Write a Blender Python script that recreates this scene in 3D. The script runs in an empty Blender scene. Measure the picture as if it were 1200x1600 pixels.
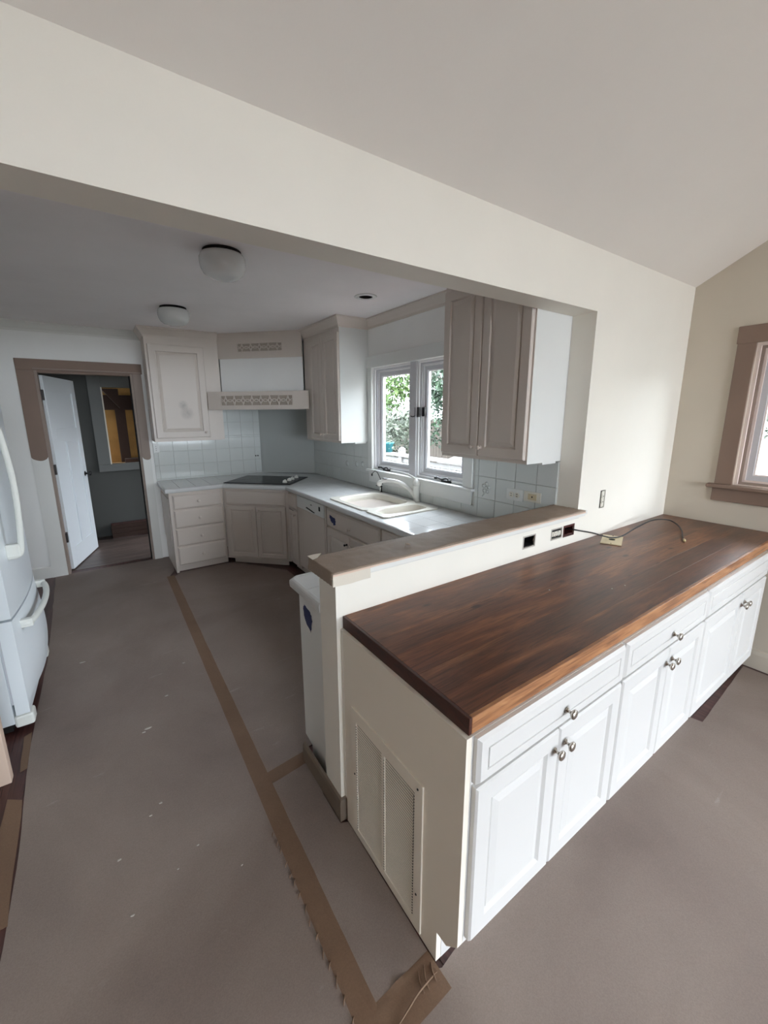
import bpy, bmesh, math, random
from mathutils import Vector, Matrix, noise
random.seed(7)
S = bpy.context.scene
C = S.collection
R = math.radians

# ------------------------------------------------------------------ camera
FPX, OX, OY = 634.8, -11.58, -19.96
cam = bpy.data.cameras.new('camera')
co = bpy.data.objects.new('camera', cam); C.objects.link(co); S.camera = co
cam.sensor_fit = 'VERTICAL'; cam.sensor_height = 24.0
cam.lens = FPX / 1600 * 24.0
cam.shift_x = -OX / 1600; cam.shift_y = OY / 1600
cam.clip_start = 0.02; cam.clip_end = 200
co.location = (-0.6488, -1.2343, 1.6535)
yaw, pit, rol = R(-34.008), R(-11.956), R(-0.346)
co.rotation_euler = (Matrix.Rotation(yaw, 3, 'Z') @ Matrix.Rotation(math.pi/2 + pit, 3, 'X') @ Matrix.Rotation(rol, 3, 'Z')).to_euler()

# ------------------------------------------------------------------ world and exposure
w = bpy.data.worlds.new('sky'); S.world = w; w.use_nodes = True
bgn = w.node_tree.nodes['Background']
bgn.inputs[0].default_value = (0.85, 0.915, 1.0, 1); bgn.inputs[1].default_value = 18.5
w.cycles.sampling_method = 'AUTOMATIC'
S.view_settings.view_transform = 'Standard'; S.view_settings.look = 'None'
S.view_settings.gamma = 1; S.view_settings.use_curve_mapping = False
S.view_settings.exposure = 0.1
S.cycles.max_bounces = 12; S.cycles.diffuse_bounces = 7; S.cycles.glossy_bounces = 4
S.cycles.transparent_max_bounces = 12; S.cycles.transmission_bounces = 6
S.cycles.caustics_reflective = False; S.cycles.caustics_refractive = False
S.cycles.sample_clamp_indirect = 6

def daylight(name, loc, rot, sx, sy, power, col=(0.93, 0.96, 1.0)):
    """daylight entering by a window opening (area lamp in the opening, facing in)"""
    l = bpy.data.lights.new(name, 'AREA'); l.shape = 'RECTANGLE'; l.size = sx; l.size_y = sy
    l.energy = power; l.color = col
    o = bpy.data.objects.new(name, l); C.objects.link(o); o.location = loc; o.rotation_euler = rot
    return o
def portal(name, loc, rot, sx, sy):
    o = daylight(name, loc, rot, sx, sy, 1); o.data.cycles.is_portal = True; return o
# glazed doors and windows of the living room behind the camera, and the windows in view
portal('daylight_sliding_door', (.7, -6.30, 1.22), (R(90), 0, 0), 3.75, 2.4)
portal('daylight_right_window', (2.80, -0.71, 1.62), (0, R(90), 0), 0.86, 0.66)
portal('daylight_hall_window', (1.49, 4.50, 1.1), (0, R(90), 0), 1.6, .7)
portal('daylight_right_window_rear', (2.80, -2.80, 1.48), (0, R(90), 0), 1.3, 1.35)
portal('daylight_kitchen_window', (1.66, 1.505, 1.59), (0, R(90), 0), 0.93, 1.2)

# ------------------------------------------------------------------ materials
def lin(c):
    return tuple((v/255/12.92 if v/255 <= .04045 else ((v/255+.055)/1.055)**2.4) for v in c) + (1,)
class NT:
    def __init__(s, m): s.t = m.node_tree; s.n = s.t.nodes; s.b = s.n['Principled BSDF']
    def add(s, ty, **k):
        n = s.n.new(ty)
        for a, v in k.items():
            if a.startswith('i_'): n.inputs[a[2:].replace('_', ' ')].default_value = v
            else: setattr(n, a, v)
        return n
    def link(s, a, b): s.t.links.new(a, b)
    def coord(s, sc=(1,1,1), kind='Object'):
        c = s.add('ShaderNodeTexCoord'); m = s.add('ShaderNodeMapping'); m.inputs['Scale'].default_value = sc
        s.link(c.outputs[kind], m.inputs[0]); return m.outputs[0]
    def noise(s, vec, scale, detail=3, rough=.5, dist=0):
        n = s.add('ShaderNodeTexNoise'); n.inputs['Scale'].default_value = scale; n.inputs['Detail'].default_value = detail
        n.inputs['Roughness'].default_value = rough; n.inputs['Distortion'].default_value = dist
        s.link(vec, n.inputs['Vector']); return n.outputs['Fac']
    def ramp(s, fac, stops):
        r = s.add('ShaderNodeValToRGB'); e = r.color_ramp.elements
        while len(e) < len(stops): e.new(.5)
        for i, (p, c) in enumerate(stops): e[i].position = p; e[i].color = c
        s.link(fac, r.inputs[0]); return r.outputs[0]
    def mix(s, f, a, b, mode='MIX'):
        m = s.add('ShaderNodeMix', data_type='RGBA', blend_type=mode)
        for i, v in ((0, f), (6, a), (7, b)):
            if hasattr(v, 'links') or hasattr(v, 'is_linked'): s.link(v, m.inputs[i])
            else: m.inputs[i].default_value = v
        return m.outputs[2]
    def bump(s, h, st, dist=.01):
        b = s.add('ShaderNodeBump'); b.inputs['Strength'].default_value = st; b.inputs['Distance'].default_value = dist
        s.link(h, b.inputs['Height']); s.link(b.outputs[0], s.b.inputs['Normal'])
def mat(name, col, rough=.5, metal=0, spec=None, bump=None, var=0, coat=0):
    m = bpy.data.materials.new(name); m.use_nodes = True; t = NT(m)
    c = lin(col); t.b.inputs['Base Color'].default_value = c
    t.b.inputs['Roughness'].default_value = rough; t.b.inputs['Metallic'].default_value = metal
    if spec is not None: t.b.inputs['Specular IOR Level'].default_value = spec
    if coat: t.b.inputs['Coat Weight'].default_value = coat; t.b.inputs['Coat Roughness'].default_value = .1
    if var:
        v = t.coord(); n = t.noise(v, 3.0, 4)
        d = tuple(x*(1-var) for x in c[:3]) + (1,)
        t.link(t.ramp(n, [(.3, d), (.65, c)]), t.b.inputs['Base Color'])
    if bump:
        v = t.coord(); t.bump(t.noise(v, bump[0], 3), bump[1], .002)
    return m
M = {}
M['wall'] = mat('cream_wall_paint', (240, 236, 226), .55, var=.03, bump=(60, .10))
M['ceiling'] = mat('ceiling_paint', (242, 238, 232), .8, var=.02, bump=(90, .1))
M['farwall'] = mat('tan_wall_paint', (168, 146, 122), .6)
M['rwall'] = mat('right_wall_paint', (206, 197, 182), .6, var=.03, bump=(60, .1))  # cream wall paint darkened: shade of the dim right wall put into the colour
M['kwall'] = mat('kitchen_wall_paint', (242, 242, 240), .5, var=.03, bump=(60, .08))
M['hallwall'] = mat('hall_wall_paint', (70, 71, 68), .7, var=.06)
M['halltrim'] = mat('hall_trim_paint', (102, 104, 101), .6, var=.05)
M['kceiling'] = mat('kitchen_ceiling_paint', (246, 242, 242), .8, var=.04, bump=(90, .15))
M['white'] = mat('white_cabinet_paint', (218, 217, 215), .32, var=.01, bump=(25, .03))
M['kcab'] = mat('kitchen_cabinet_paint', (212, 202, 193), .4, var=.03, bump=(30, .04))
M['kcabside'] = mat('kitchen_cabinet_side_paint', (226, 228, 226), .4, var=.02)
M['panel'] = mat('end_panel_paint', (242, 234, 220), .5, var=.02)
M['trim'] = mat('trim_paint', (226, 226, 222), .4, var=.02)
M['primer'] = mat('taupe_primed_wood', (134, 112, 98), .6, var=.10)
M['primer2'] = mat('grey_brown_primer', (150, 134, 124), .6, var=.08)
M['taupe_base'] = mat('taupe_baseboard', (122, 108, 94), .6, var=.08)
M['vinyl'] = mat('window_vinyl', (242, 242, 242), .4)
M['vinyl_g'] = mat('window_frame_grey', (204, 204, 208), .45)
M['tile'] = mat('white_glazed_tile', (216, 220, 218), .10, spec=.6, bump=(14, .06))
M['grout'] = mat('grout', (196, 198, 194), .8)
M['ctile'] = mat('counter_tile', (212, 214, 214), .16, spec=.55, bump=(10, .05))
M['porcelain'] = mat('sink_enamel', (228, 226, 216), .16, spec=.6)
M['faucet'] = mat('white_faucet', (226, 226, 222), .18, spec=.6)
M['fridge'] = mat('white_fridge_enamel', (226, 232, 236), .3, bump=(300, .08))
M['handle_w'] = mat('white_plastic', (224, 226, 220), .35)
M['black'] = mat('black_metal', (22, 22, 24), .4)
M['dark'] = mat('dark_gap', (18, 14, 12), .8)
M['glassblack'] = mat('black_glass', (6, 7, 7), .22, spec=.08)
M['nickel'] = mat('brushed_nickel', (190, 184, 176), .24, metal=1)
M['hinge'] = mat('dark_bronze', (40, 34, 32), .45, metal=.5)
M['dome'] = mat('opal_glass', (214, 216, 216), .22, spec=.5)
M['tape'] = mat('masking_tape', (214, 206, 192), .55, bump=(40, .3))
M['tapepink'] = mat('pinkish_masking_tape', (214, 190, 172), .55, bump=(40, .3))
M['pinkwhite'] = mat('pinkish_white_frame', (236, 222, 214), .45)
M['cornerpanel'] = mat('corner_panel_paint', (182, 186, 184), .45)
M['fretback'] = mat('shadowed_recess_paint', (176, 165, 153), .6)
M['bluetape'] = mat('blue_painters_tape', (28, 38, 92), .6, bump=(80, .3))
M['cable'] = mat('black_cable', (22, 20, 22), .4)
M['brass'] = mat('cable_connector', (190, 170, 130), .35, metal=.6)
M['redbox'] = mat('dark_red_box', (66, 20, 18), .6)
M['outlet'] = mat('outlet_white', (220, 216, 204), .4)
M['beige'] = mat('beige_plate', (208, 194, 160), .45)
M['deckwhite'] = mat('white_railing_paint', (122, 122, 120), .6)
M['teal'] = mat('teal_planter', (30, 104, 112), .5)
M['bark'] = mat('bark', (62, 54, 46), .9, bump=(12, .5))
M['fence'] = mat('weathered_fence', (76, 68, 60), .9, var=.2)
M['stud'] = mat('dark_stained_stud', (52, 30, 18), .8, var=.2)
M['chip'] = mat('plaster_chip', (184, 178, 170), .8)
M['stone'] = mat('pale_stone', (70, 67, 63), .9, var=.2)
M['concrete'] = mat('pale_concrete', (196, 190, 184), .9, var=.08)
M['siding'] = mat('pale_siding', (190, 190, 184), .8)

def wood_mat():
    m = bpy.data.materials.new('reclaimed_wood_counter'); m.use_nodes = True; t = NT(m)
    v = t.coord((1, 1, 1)); oi = t.add('ShaderNodeObjectInfo')
    off = t.add('ShaderNodeVectorMath', operation='ADD'); sc = t.add('ShaderNodeVectorMath', operation='SCALE')
    cb = t.add('ShaderNodeCombineXYZ'); t.link(oi.outputs['Random'], cb.inputs[0]); t.link(oi.outputs['Random'], cb.inputs[1])
    t.link(cb.outputs[0], sc.inputs[0]); sc.inputs['Scale'].default_value = 9
    t.link(v, off.inputs[0]); t.link(sc.outputs[0], off.inputs[1]); p = off.outputs[0]
    def mp(s):
        n = t.add('ShaderNodeMapping'); n.inputs['Scale'].default_value = s; t.link(p, n.inputs[0]); return n.outputs[0]
    broad = t.noise(mp((1.0, 6, 6)), 1.6, 4, .55, .8)
    grain = t.noise(mp((1.6, 26, 26)), 3.0, 6, .65, 1.2)
    fine = t.noise(mp((5, 160, 160)), 2.0, 3, .6)
    dark, mid, light = lin((58, 29, 15)), lin((108, 62, 36)), lin((160, 106, 64))
    base = t.ramp(broad, [(.25, dark), (.5, mid), (.75, light)])
    g = t.ramp(grain, [(.30, (.38, .33, .30, 1)), (.55, (.95, .95, .95, 1)), (.8, (1.15, 1.1, 1.05, 1))])
    c = t.mix(1.0, base, g, 'MULTIPLY')
    f = t.ramp(fine, [(.35, (.72, .70, .68, 1)), (.6, (1, 1, 1, 1))])
    c = t.mix(.7, c, f, 'MULTIPLY')
    rr = t.ramp(oi.outputs['Random'], [(0, (.78, .76, .76, 1)), (1, (1.12, 1.08, 1.06, 1))])
    c = t.mix(1.0, c, rr, 'MULTIPLY')
    # plaster dust lying on the boards towards the far end
    dn = t.noise(mp((2.2, 3, 3)), 2.2, 5, .6)
    sx = t.add('ShaderNodeSeparateXYZ'); t.link(v, sx.inputs[0])
    mr = t.add('ShaderNodeMapRange'); mr.inputs['From Min'].default_value = .6; mr.inputs['From Max'].default_value = 2.4
    mr.inputs['To Min'].default_value = .05; mr.inputs['To Max'].default_value = .5; t.link(sx.outputs[0], mr.inputs[0])
    dm = t.add('ShaderNodeMath', operation='MULTIPLY'); t.link(dn, dm.inputs[0]); t.link(mr.outputs[0], dm.inputs[1])
    c = t.mix(dm.outputs[0], c, lin((128, 112, 102)))
    # knots
    vo = t.add('ShaderNodeTexVoronoi'); vo.inputs['Scale'].default_value = 1.0; t.link(mp((3.2, 7.5, 7.5)), vo.inputs['Vector'])
    kr = t.ramp(vo.outputs['Distance'], [(.05, (.16, .12, .10, 1)), (.11, (1, 1, 1, 1))])
    c = t.mix(.85, c, kr, 'MULTIPLY')
    t.link(c, t.b.inputs['Base Color'])
    t.b.inputs['Roughness'].default_value = .38; t.b.inputs['Specular IOR Level'].default_value = .45
    t.bump(grain, .12, .003)
    return m
M['wood'] = wood_mat()
def wood2(name, a, b, c_, sc=(1.5, 26, 26), rough=.45):
    m = bpy.data.materials.new(name); m.use_nodes = True; t = NT(m)
    v = t.coord(sc); oi = t.add('ShaderNodeObjectInfo')
    n = t.add('ShaderNodeTexNoise', noise_dimensions='4D'); n.inputs['Scale'].default_value = 2.2; n.inputs['Detail'].default_value = 6
    n.inputs['Distortion'].default_value = 1.0; t.link(v, n.inputs['Vector'])
    mu = t.add('ShaderNodeMath', operation='MULTIPLY'); mu.inputs[1].default_value = 30; t.link(oi.outputs['Random'], mu.inputs[0])
    t.link(mu.outputs[0], n.inputs['W'])
    c = t.ramp(n.outputs['Fac'], [(.28, lin(a)), (.5, lin(b)), (.75, lin(c_))])
    rr = t.ramp(oi.outputs['Random'], [(0, (.75, .75, .75, 1)), (1, (1.1, 1.1, 1.1, 1))])
    t.link(t.mix(1.0, c, rr, 'MULTIPLY'), t.b.inputs['Base Color'])
    t.b.inputs['Roughness'].default_value = rough; t.bump(n.outputs['Fac'], .1, .002)
    return m
M['edgewood'] = wood2('light_wood_edge', (98, 60, 36), (156, 106, 68), (190, 142, 98), (2.5, 3, 30))
M['endgrain'] = wood2('dark_end_grain', (46, 20, 12), (74, 34, 20), (92, 46, 28), (20, 6, 20))
M['floorwood'] = wood2('dark_red_floor_boards', (44, 24, 22), (76, 44, 40), (98, 62, 56), (26, 1.4, 26), .4)
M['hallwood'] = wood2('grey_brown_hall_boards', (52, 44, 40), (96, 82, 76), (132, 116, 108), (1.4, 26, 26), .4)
M['osb'] = mat('osb_board', (196, 148, 84), .8, bump=(40, .5), var=.35)

def paper_mat(name, a, b, scuff=True, crease=.25):
    m = bpy.data.materials.new(name); m.use_nodes = True; t = NT(m)
    v = t.coord()
    n1 = t.noise(v, 1.1, 5, .55, .4); n2 = t.noise(v, 260, 2, .6)
    c = t.ramp(n1, [(.3, lin(a)), (.7, lin(b))])
    sp = t.ramp(n2, [(.3, (.9, .9, .9, 1)), (.7, (1.06, 1.06, 1.06, 1))])
    c = t.mix(1, c, sp, 'MULTIPLY')
    if scuff:
        mp = t.add('ShaderNodeMapping'); mp.inputs['Rotation'].default_value = (0, 0, R(-50)); mp.inputs['Scale'].default_value = (2.0, 9, 1)
        t.link(v, mp.inputs[0])
        s = t.noise(mp.outputs[0], 1.6, 5, .62)
        k = t.ramp(s, [(.66, (0, 0, 0, 1)), (.78, (.35, .35, .35, 1))])
        c = t.mix(k, c, lin((206, 200, 192)))
    t.link(c, t.b.inputs['Base Color']); t.b.inputs['Roughness'].default_value = .62
    t.b.inputs['Specular IOR Level'].default_value = .35
    n3 = t.noise(v, 3.2, 4, .5, .6); t.bump(n3, crease, .012)
    return m
M['paper'] = paper_mat('grey_builders_paper', (126, 112, 105), (154, 140, 132))
M['ptape'] = paper_mat('brown_paper_tape', (112, 88, 70), (136, 110, 90), False, .5)
M['kraft'] = paper_mat('crumpled_masking_paper', (134, 118, 104), (164, 147, 132), False, .9)

def glass_mat():
    m = bpy.data.materials.new('window_glass'); m.use_nodes = True; t = m.node_tree; n = t.nodes
    n.remove(n['Principled BSDF']); out = n['Material Output']
    tr = n.new('ShaderNodeBsdfTransparent'); gl = n.new('ShaderNodeBsdfGlossy'); gl.inputs['Roughness'].default_value = .02
    lw_ = n.new('ShaderNodeLayerWeight'); pw = n.new('ShaderNodeMath'); pw.operation = 'POWER'; pw.inputs[1].default_value = 4; t.links.new(lw_.outputs['Facing'], pw.inputs[0])
    fr = n.new('ShaderNodeMath'); fr.operation = 'MULTIPLY_ADD'; fr.inputs[1].default_value = .5; fr.inputs[2].default_value = .03; t.links.new(pw.outputs[0], fr.inputs[0]); mx = n.new('ShaderNodeMixShader')
    tr.inputs[0].default_value = (.97, .98, .98, 1)
    t.links.new(fr.outputs[0], mx.inputs[0]); t.links.new(tr.outputs[0], mx.inputs[1]); t.links.new(gl.outputs[0], mx.inputs[2])
    t.links.new(mx.outputs[0], out.inputs[0]); return m
M['glass'] = glass_mat()
def leaf_mat(name, a, b):
    m = bpy.data.materials.new(name); m.use_nodes = True; t = NT(m)
    v = t.coord(); n = t.noise(v, 2.2, 3)
    t.link(t.ramp(n, [(.35, lin(a)), (.65, lin(b))]), t.b.inputs['Base Color']); t.b.inputs['Roughness'].default_value = .6
    return m
M['leafa'] = leaf_mat('leaf_yellow_green', (50, 74, 34), (92, 116, 56))
M['leafb'] = leaf_mat('leaf_dark_green', (26, 44, 30), (58, 80, 56))
M['leafc'] = leaf_mat('leaf_grey_green', (54, 62, 50), (98, 106, 90))
M['grass'] = leaf_mat('lawn', (30, 34, 26), (50, 54, 42))

# ------------------------------------------------------------------ mesh helpers
def obj(name, bm, m, parent=None, loc=None, smooth=False, kind=None, label=None, bevel=0):
    if bevel:
        pass
    bmesh.ops.recalc_face_normals(bm, faces=bm.faces)
    me = bpy.data.meshes.new(name); bm.to_mesh(me); bm.free()
    for mm in (m if isinstance(m, (list, tuple)) else [m]): me.materials.append(mm)
    if smooth:
        for p in me.polygons: p.use_smooth = True
    o = bpy.data.objects.new(name, me); C.objects.link(o)
    if parent is not None: o.parent = parent
    if loc: o.location = loc
    if kind: o['kind'] = kind
    if label: o['label'] = label
    if bevel:
        b = o.modifiers.new('bevel', 'BEVEL'); b.width = bevel; b.segments = 2; b.limit_method = 'ANGLE'; b.angle_limit = R(40)
    return o
def tag(o, label=None, cat=None, group=None, kind=None):
    if label: o['label'] = label
    if cat: o['category'] = cat
    if group: o['group'] = group
    if kind: o['kind'] = kind
    return o
def thing(name, label, cat, loc=(0, 0, 0), rz=0, group=None):
    o = bpy.data.objects.new(name, None); C.objects.link(o); o.location = loc; o.rotation_euler = (0, 0, rz)
    o.empty_display_size = .1
    return tag(o, label, cat, group)
def structure(name, bm, m, label=None, **k):
    o = obj(name, bm, m, **k); o['kind'] = 'structure'
    if label: o['label'] = label
    return o
def box(bm, x0, x1, y0, y1, z0, z1, mi=0):
    if x1 < x0: x0, x1 = x1, x0
    if y1 < y0: y0, y1 = y1, y0
    if z1 < z0: z0, z1 = z1, z0
    v = [bm.verts.new(p) for p in ((x0,y0,z0),(x1,y0,z0),(x1,y1,z0),(x0,y1,z0),(x0,y0,z1),(x1,y0,z1),(x1,y1,z1),(x0,y1,z1))]
    for f in ((0,3,2,1),(4,5,6,7),(0,1,5,4),(1,2,6,5),(2,3,7,6),(3,0,4,7)):
        bm.faces.new([v[i] for i in f]).material_index = mi
    return bm
def B(*a, **k): return box(bmesh.new(), *a, **k)
def prism(bm, pts, z0, z1, axis='z', mi=0):
    def P(p, h):
        return {'z': (p[0], p[1], h), 'y': (p[0], h, p[1]), 'x': (h, p[0], p[1])}[axis]
    a = [bm.verts.new(P(p, z0)) for p in pts]; b = [bm.verts.new(P(p, z1)) for p in pts]; n = len(pts)
    bm.faces.new(a).material_index = mi; bm.faces.new(b).material_index = mi
    for i in range(n): bm.faces.new((a[i], a[(i+1) % n], b[(i+1) % n], b[i])).material_index = mi
    return bm
def lathe(bm, prof, seg=24, c=(0, 0, 0), axis='z', cap=True):
    """prof = [(r, h)], h along the axis from c"""
    rings = []
    for r, h in prof:
        ring = []
        for i in range(seg):
            a = 2*math.pi*i/seg; u, v = r*math.cos(a), r*math.sin(a)
            p = {'z': (u, v, h), 'y': (u, h, v), 'x': (h, u, v)}[axis]
            ring.append(bm.verts.new((c[0]+p[0], c[1]+p[1], c[2]+p[2])))
        rings.append(ring)
    for a, b in zip(rings, rings[1:]):
        for i in range(seg): bm.faces.new((a[i], a[(i+1) % seg], b[(i+1) % seg], b[i]))
    if cap: bm.faces.new(rings[0]); bm.faces.new(rings[-1])
    return bm
def tube(bm, pts, rad, seg=10):
    pts = [Vector(p) for p in pts]; n = len(pts)
    if not hasattr(rad, '__len__'): rad = [rad]*n
    rings = []; up = Vector((0, 0, 1))
    t0 = (pts[1]-pts[0]).normalized()
    if abs(t0.dot(up)) > .95: up = Vector((1, 0, 0))
    side = t0.cross(up).normalized()
    for i, p in enumerate(pts):
        t = (pts[min(i+1, n-1)] - pts[max(i-1, 0)]).normalized()
        side = (side - t*side.dot(t)).normalized(); u = side.cross(t)
        rings.append([bm.verts.new(p + (side*math.cos(2*math.pi*k/seg) + u*math.sin(2*math.pi*k/seg))*rad[i]) for k in range(seg)])
    for a, b in zip(rings, rings[1:]):
        for i in range(seg): bm.faces.new((a[i], a[(i+1) % seg], b[(i+1) % seg], b[i]))
    bm.faces.new(rings[0]); bm.faces.new(rings[-1])
    return bm
def smooth_path(pts, n=6):
    out = []; P = [Vector(p) for p in pts]; P = [P[0]*2-P[1]] + P + [P[-1]*2-P[-2]]
    for i in range(1, len(P)-2):
        for k in range(n):
            t = k/n; a, b, c, d = P[i-1], P[i], P[i+1], P[i+2]
            out.append(.5*((2*b) + (c-a)*t + (2*a-5*b+4*c-d)*t*t + (3*b-a-3*c+d)*t**3))
    out.append(P[-2]); return out
def slab(axis, a0, a1, u0, u1, v0, v1, holes=(), bm=None):
    """wall or ceiling plate normal to axis between a0..a1, with rectangular holes (u0,u1,v0,v1)"""
    bm = bm or bmesh.new()
    us = sorted({u0, u1, *[h[0] for h in holes], *[h[1] for h in holes]}); vs = sorted({v0, v1, *[h[2] for h in holes], *[h[3] for h in holes]})
    us = [u for u in us if u0 <= u <= u1]; vs = [v for v in vs if v0 <= v <= v1]
    def solid(i, j):
        if i < 0 or j < 0 or i >= len(us)-1 or j >= len(vs)-1: return False
        cu, cv = (us[i]+us[i+1])/2, (vs[j]+vs[j+1])/2
        return not any(h[0] < cu < h[1] and h[2] < cv < h[3] for h in holes)
    cache = {}
    def V(a, u, v):
        k = (a, u, v)
        if k not in cache:
            cache[k] = bm.verts.new({'x': (a, u, v), 'y': (u, a, v), 'z': (u, v, a)}[axis])
        return cache[k]
    for i in range(len(us)-1):
        for j in range(len(vs)-1):
            if not solid(i, j): continue
            q = [(us[i], vs[j]), (us[i+1], vs[j]), (us[i+1], vs[j+1]), (us[i], vs[j+1])]
            for a in (a0, a1): bm.faces.new([V(a, *p) for p in q])
            for (di, dj), (p, r) in (((0,-1),(0,1)),((1,0),(1,2)),((0,1),(2,3)),((-1,0),(3,0))):
                if not solid(i+di, j+dj): bm.faces.new((V(a0, *q[p]), V(a0, *q[r]), V(a1, *q[r]), V(a1, *q[p])))
    return bm
def sweep(bm, path, prof, z, side=1, closed=False):
    """sweep profile [(out, dz)] along the plan path, out to the left (side=1) or right"""
    n = len(path); P = [Vector((p[0], p[1])) for p in path]; dirs = [(P[i+1]-P[i]).normalized() for i in range(n-1)]
    nor = [Vector((-d.y, d.x))*side for d in dirs]; rows = []
    for i in range(n):
        if i == 0: m = nor[0]; k = 1
        elif i == n-1: m = nor[-1]; k = 1
        else:
            m = (nor[i-1]+nor[i]).normalized(); k = 1/max(.3, m.dot(nor[i]))
        rows.append([bm.verts.new((P[i].x+m.x*k*o, P[i].y+m.y*k*o, z+dz)) for o, dz in prof])
    q = len(prof)
    for a, b in zip(rows, rows[1:]):
        for i in range(q): bm.faces.new((a[i], a[(i+1) % q], b[(i+1) % q], b[i]))
    bm.faces.new(rows[0]); bm.faces.new(rows[-1])
    return bm
def loops_rect(bm, x0, x1, z0, z1, loops, back=True, fill=True, y=0):
    rows = []
    for ins, dy in loops:
        rows.append([bm.verts.new(p) for p in ((x0+ins, y+dy, z0+ins), (x1-ins, y+dy, z0+ins), (x1-ins, y+dy, z1-ins), (x0+ins, y+dy, z1-ins))])
    for a, b in zip(rows, rows[1:]):
        for i in range(4): bm.faces.new((a[i], a[(i+1) % 4], b[(i+1) % 4], b[i]))
    if back: bm.faces.new(rows[0])
    if fill: bm.faces.new(rows[-1])
    return bm

# cabinet fronts, in a frame where the front looks towards local -y
def knob(parent, x, z, y, m, r=.016, name='knob', lab=None):
    bm = bmesh.new()
    lathe(bm, [(.004, 0), (.010, -.001), (.0095, -.004), (.0045, -.008), (.0045, -.016), (r*.75, -.020), (r, -.024), (r*.92, -.029), (r*.45, -.032), (.001, -.0325)], 16, (x, y, z), 'y')
    return obj(name, bm, m, parent, smooth=True, label=lab)
def door(parent, x0, x1, z0, z1, y, m, b=.055, t=.02, slope=.022, name='door', kn=None, km=None, r=.016):
    bm = loops_rect(bmesh.new(), x0, x1, z0, z1, [(0, 0), (0, -t+.006), (.005, -t), (b, -t), (b+.007, -t+.009), (b+.012, -t+.009)], fill=False, y=y)
    d = obj(name, bm, m, parent)
    bm = loops_rect(bmesh.new(), x0, x1, z0, z1, [(b+.012, -.004), (b+.012, -t+.009), (b+.014, -t+.006), (b+.014+slope, -t+.0005)], y=y)
    obj('panel', bm, m, d)
    if kn: knob(d, kn[0], kn[1], y-t, km, r)
    return d
def drawer(parent, x0, x1, z0, z1, y, m, b=.034, t=.02, kn=None, km=None, groove=True, name='drawer', r=.016):
    if groove:
        lp = [(0, 0), (0, -t+.009), (.009, -t), (b, -t), (b+.0015, -t+.004), (b+.004, -t+.004), (b+.0055, -t)]
    else:
        lp = [(0, 0), (0, -t+.010), (.014, -t)]
    d = obj(name, loops_rect(bmesh.new(), x0, x1, z0, z1, lp, y=y), m, parent)
    if kn: knob(d, kn[0], kn[1], y-t, km, r)
    return d

XR, XK, YB, ZK, ZB, T = 2.747, 1.577, 3.958, 2.511, 2.165, .133
SL = .545
def ceil_z(y): return 2.455 - SL*y
YR, YBK, XL = -2.9, -6.3, -4.2            # ridge, back wall, left wall of the living room

# ================================================================== the setting
# floor slab and boards
structure('floor', B(-4.4, 2.9, -6.5, 4.05, -.12, -.004), M['floorwood'])
fl = bpy.data.objects['floor']
def boards(parent, xs, y0, y1, wd, m, along='y', z=-.004, h=.004, name='floor_board'):
    x = xs[0]; k = 0
    while x < xs[1] - .01:
        x1 = min(x+wd, xs[1])
        b = B(x+.0012, x1-.0012, y0, y1, z, z+h) if along == 'y' else B(y0, y1, x+.0012, x1-.0012, z, z+h)
        obj(name, b, m, parent); x = x1; k += 1
boards(fl, (-1.95, -.95), .14, 3.95, .083, M['floorwood'])
boards(fl, (-.65, -.53), .03, 2.68, .06, M['floorwood'], 'x')
# hall beyond the kitchen door
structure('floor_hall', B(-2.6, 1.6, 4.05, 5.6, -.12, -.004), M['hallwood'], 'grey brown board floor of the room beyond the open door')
boards(bpy.data.objects['floor_hall'], (4.05, 5.37), -1.9, .7, .11, M['hallwood'], 'x')

# wall between living room and kitchen: header, right part with the receptacle holes
bm = slab('y', 0, T, -4.35, XR+.15, -.004, 2.52, holes=[(-1.14, XK, -1, ZB), (1.81, 1.868, 1.08, 1.19)])
wm = structure('wall_middle', bm, M['wall'], 'cream wall and wide header over the opening to the kitchen')
# half wall under the bar
HOLES = [(1.095, 1.188, .966, 1.024), (1.338, 1.432, .968, 1.022), (1.455, 1.552, .966, 1.022)]
hw = structure('wall_half', slab('y', 0, T, 0, XK, -.004, 1.075, holes=[h for h in HOLES]), M['wall'], 'white half wall between kitchen and wooden counter')
# baseboard round the end of the half wall
bm = bmesh.new(); sweep(bm, [(.02, .0), (0, 0), (0, .36)], [(0, 0), (.013, 0), (.013, .085), (.009, .10), (0, .105)], -.003, side=-1 if False else 1)
structure('baseboard_half_wall', bm, M['taupe_base'], 'taupe baseboard wrapping the foot of the half wall')
# scribe moulding where the cabinet end meets the half wall
bm = B(.0145, .034, -.0215, 0, .105, .861)
structure('trim_1', bm, M['wall'], 'narrow vertical strip beside the grille cabinet end', bevel=.006)

# right wall of the living room with its windows
W1 = (-1.05, -.368, 1.168, 2.062); W2 = (-3.5, -2.1, .8, 2.15)
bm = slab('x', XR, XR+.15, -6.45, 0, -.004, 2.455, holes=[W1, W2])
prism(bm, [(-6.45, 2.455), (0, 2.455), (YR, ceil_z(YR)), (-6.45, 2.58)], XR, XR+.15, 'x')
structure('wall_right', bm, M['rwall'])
SD = (-1.2, 2.6, .0, 2.45); RW = (-2.6, -1.5, 1.0, 2.1)
structure('wall_back', slab('y', YBK-.15, YBK, XL-.15, XR+.15, -.004, 2.7, holes=[SD]), M['wall'])
structure('wall_left', slab('x', XL-.15, XL, -6.45, T, -.004, 4.1), M['farwall'])
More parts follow.
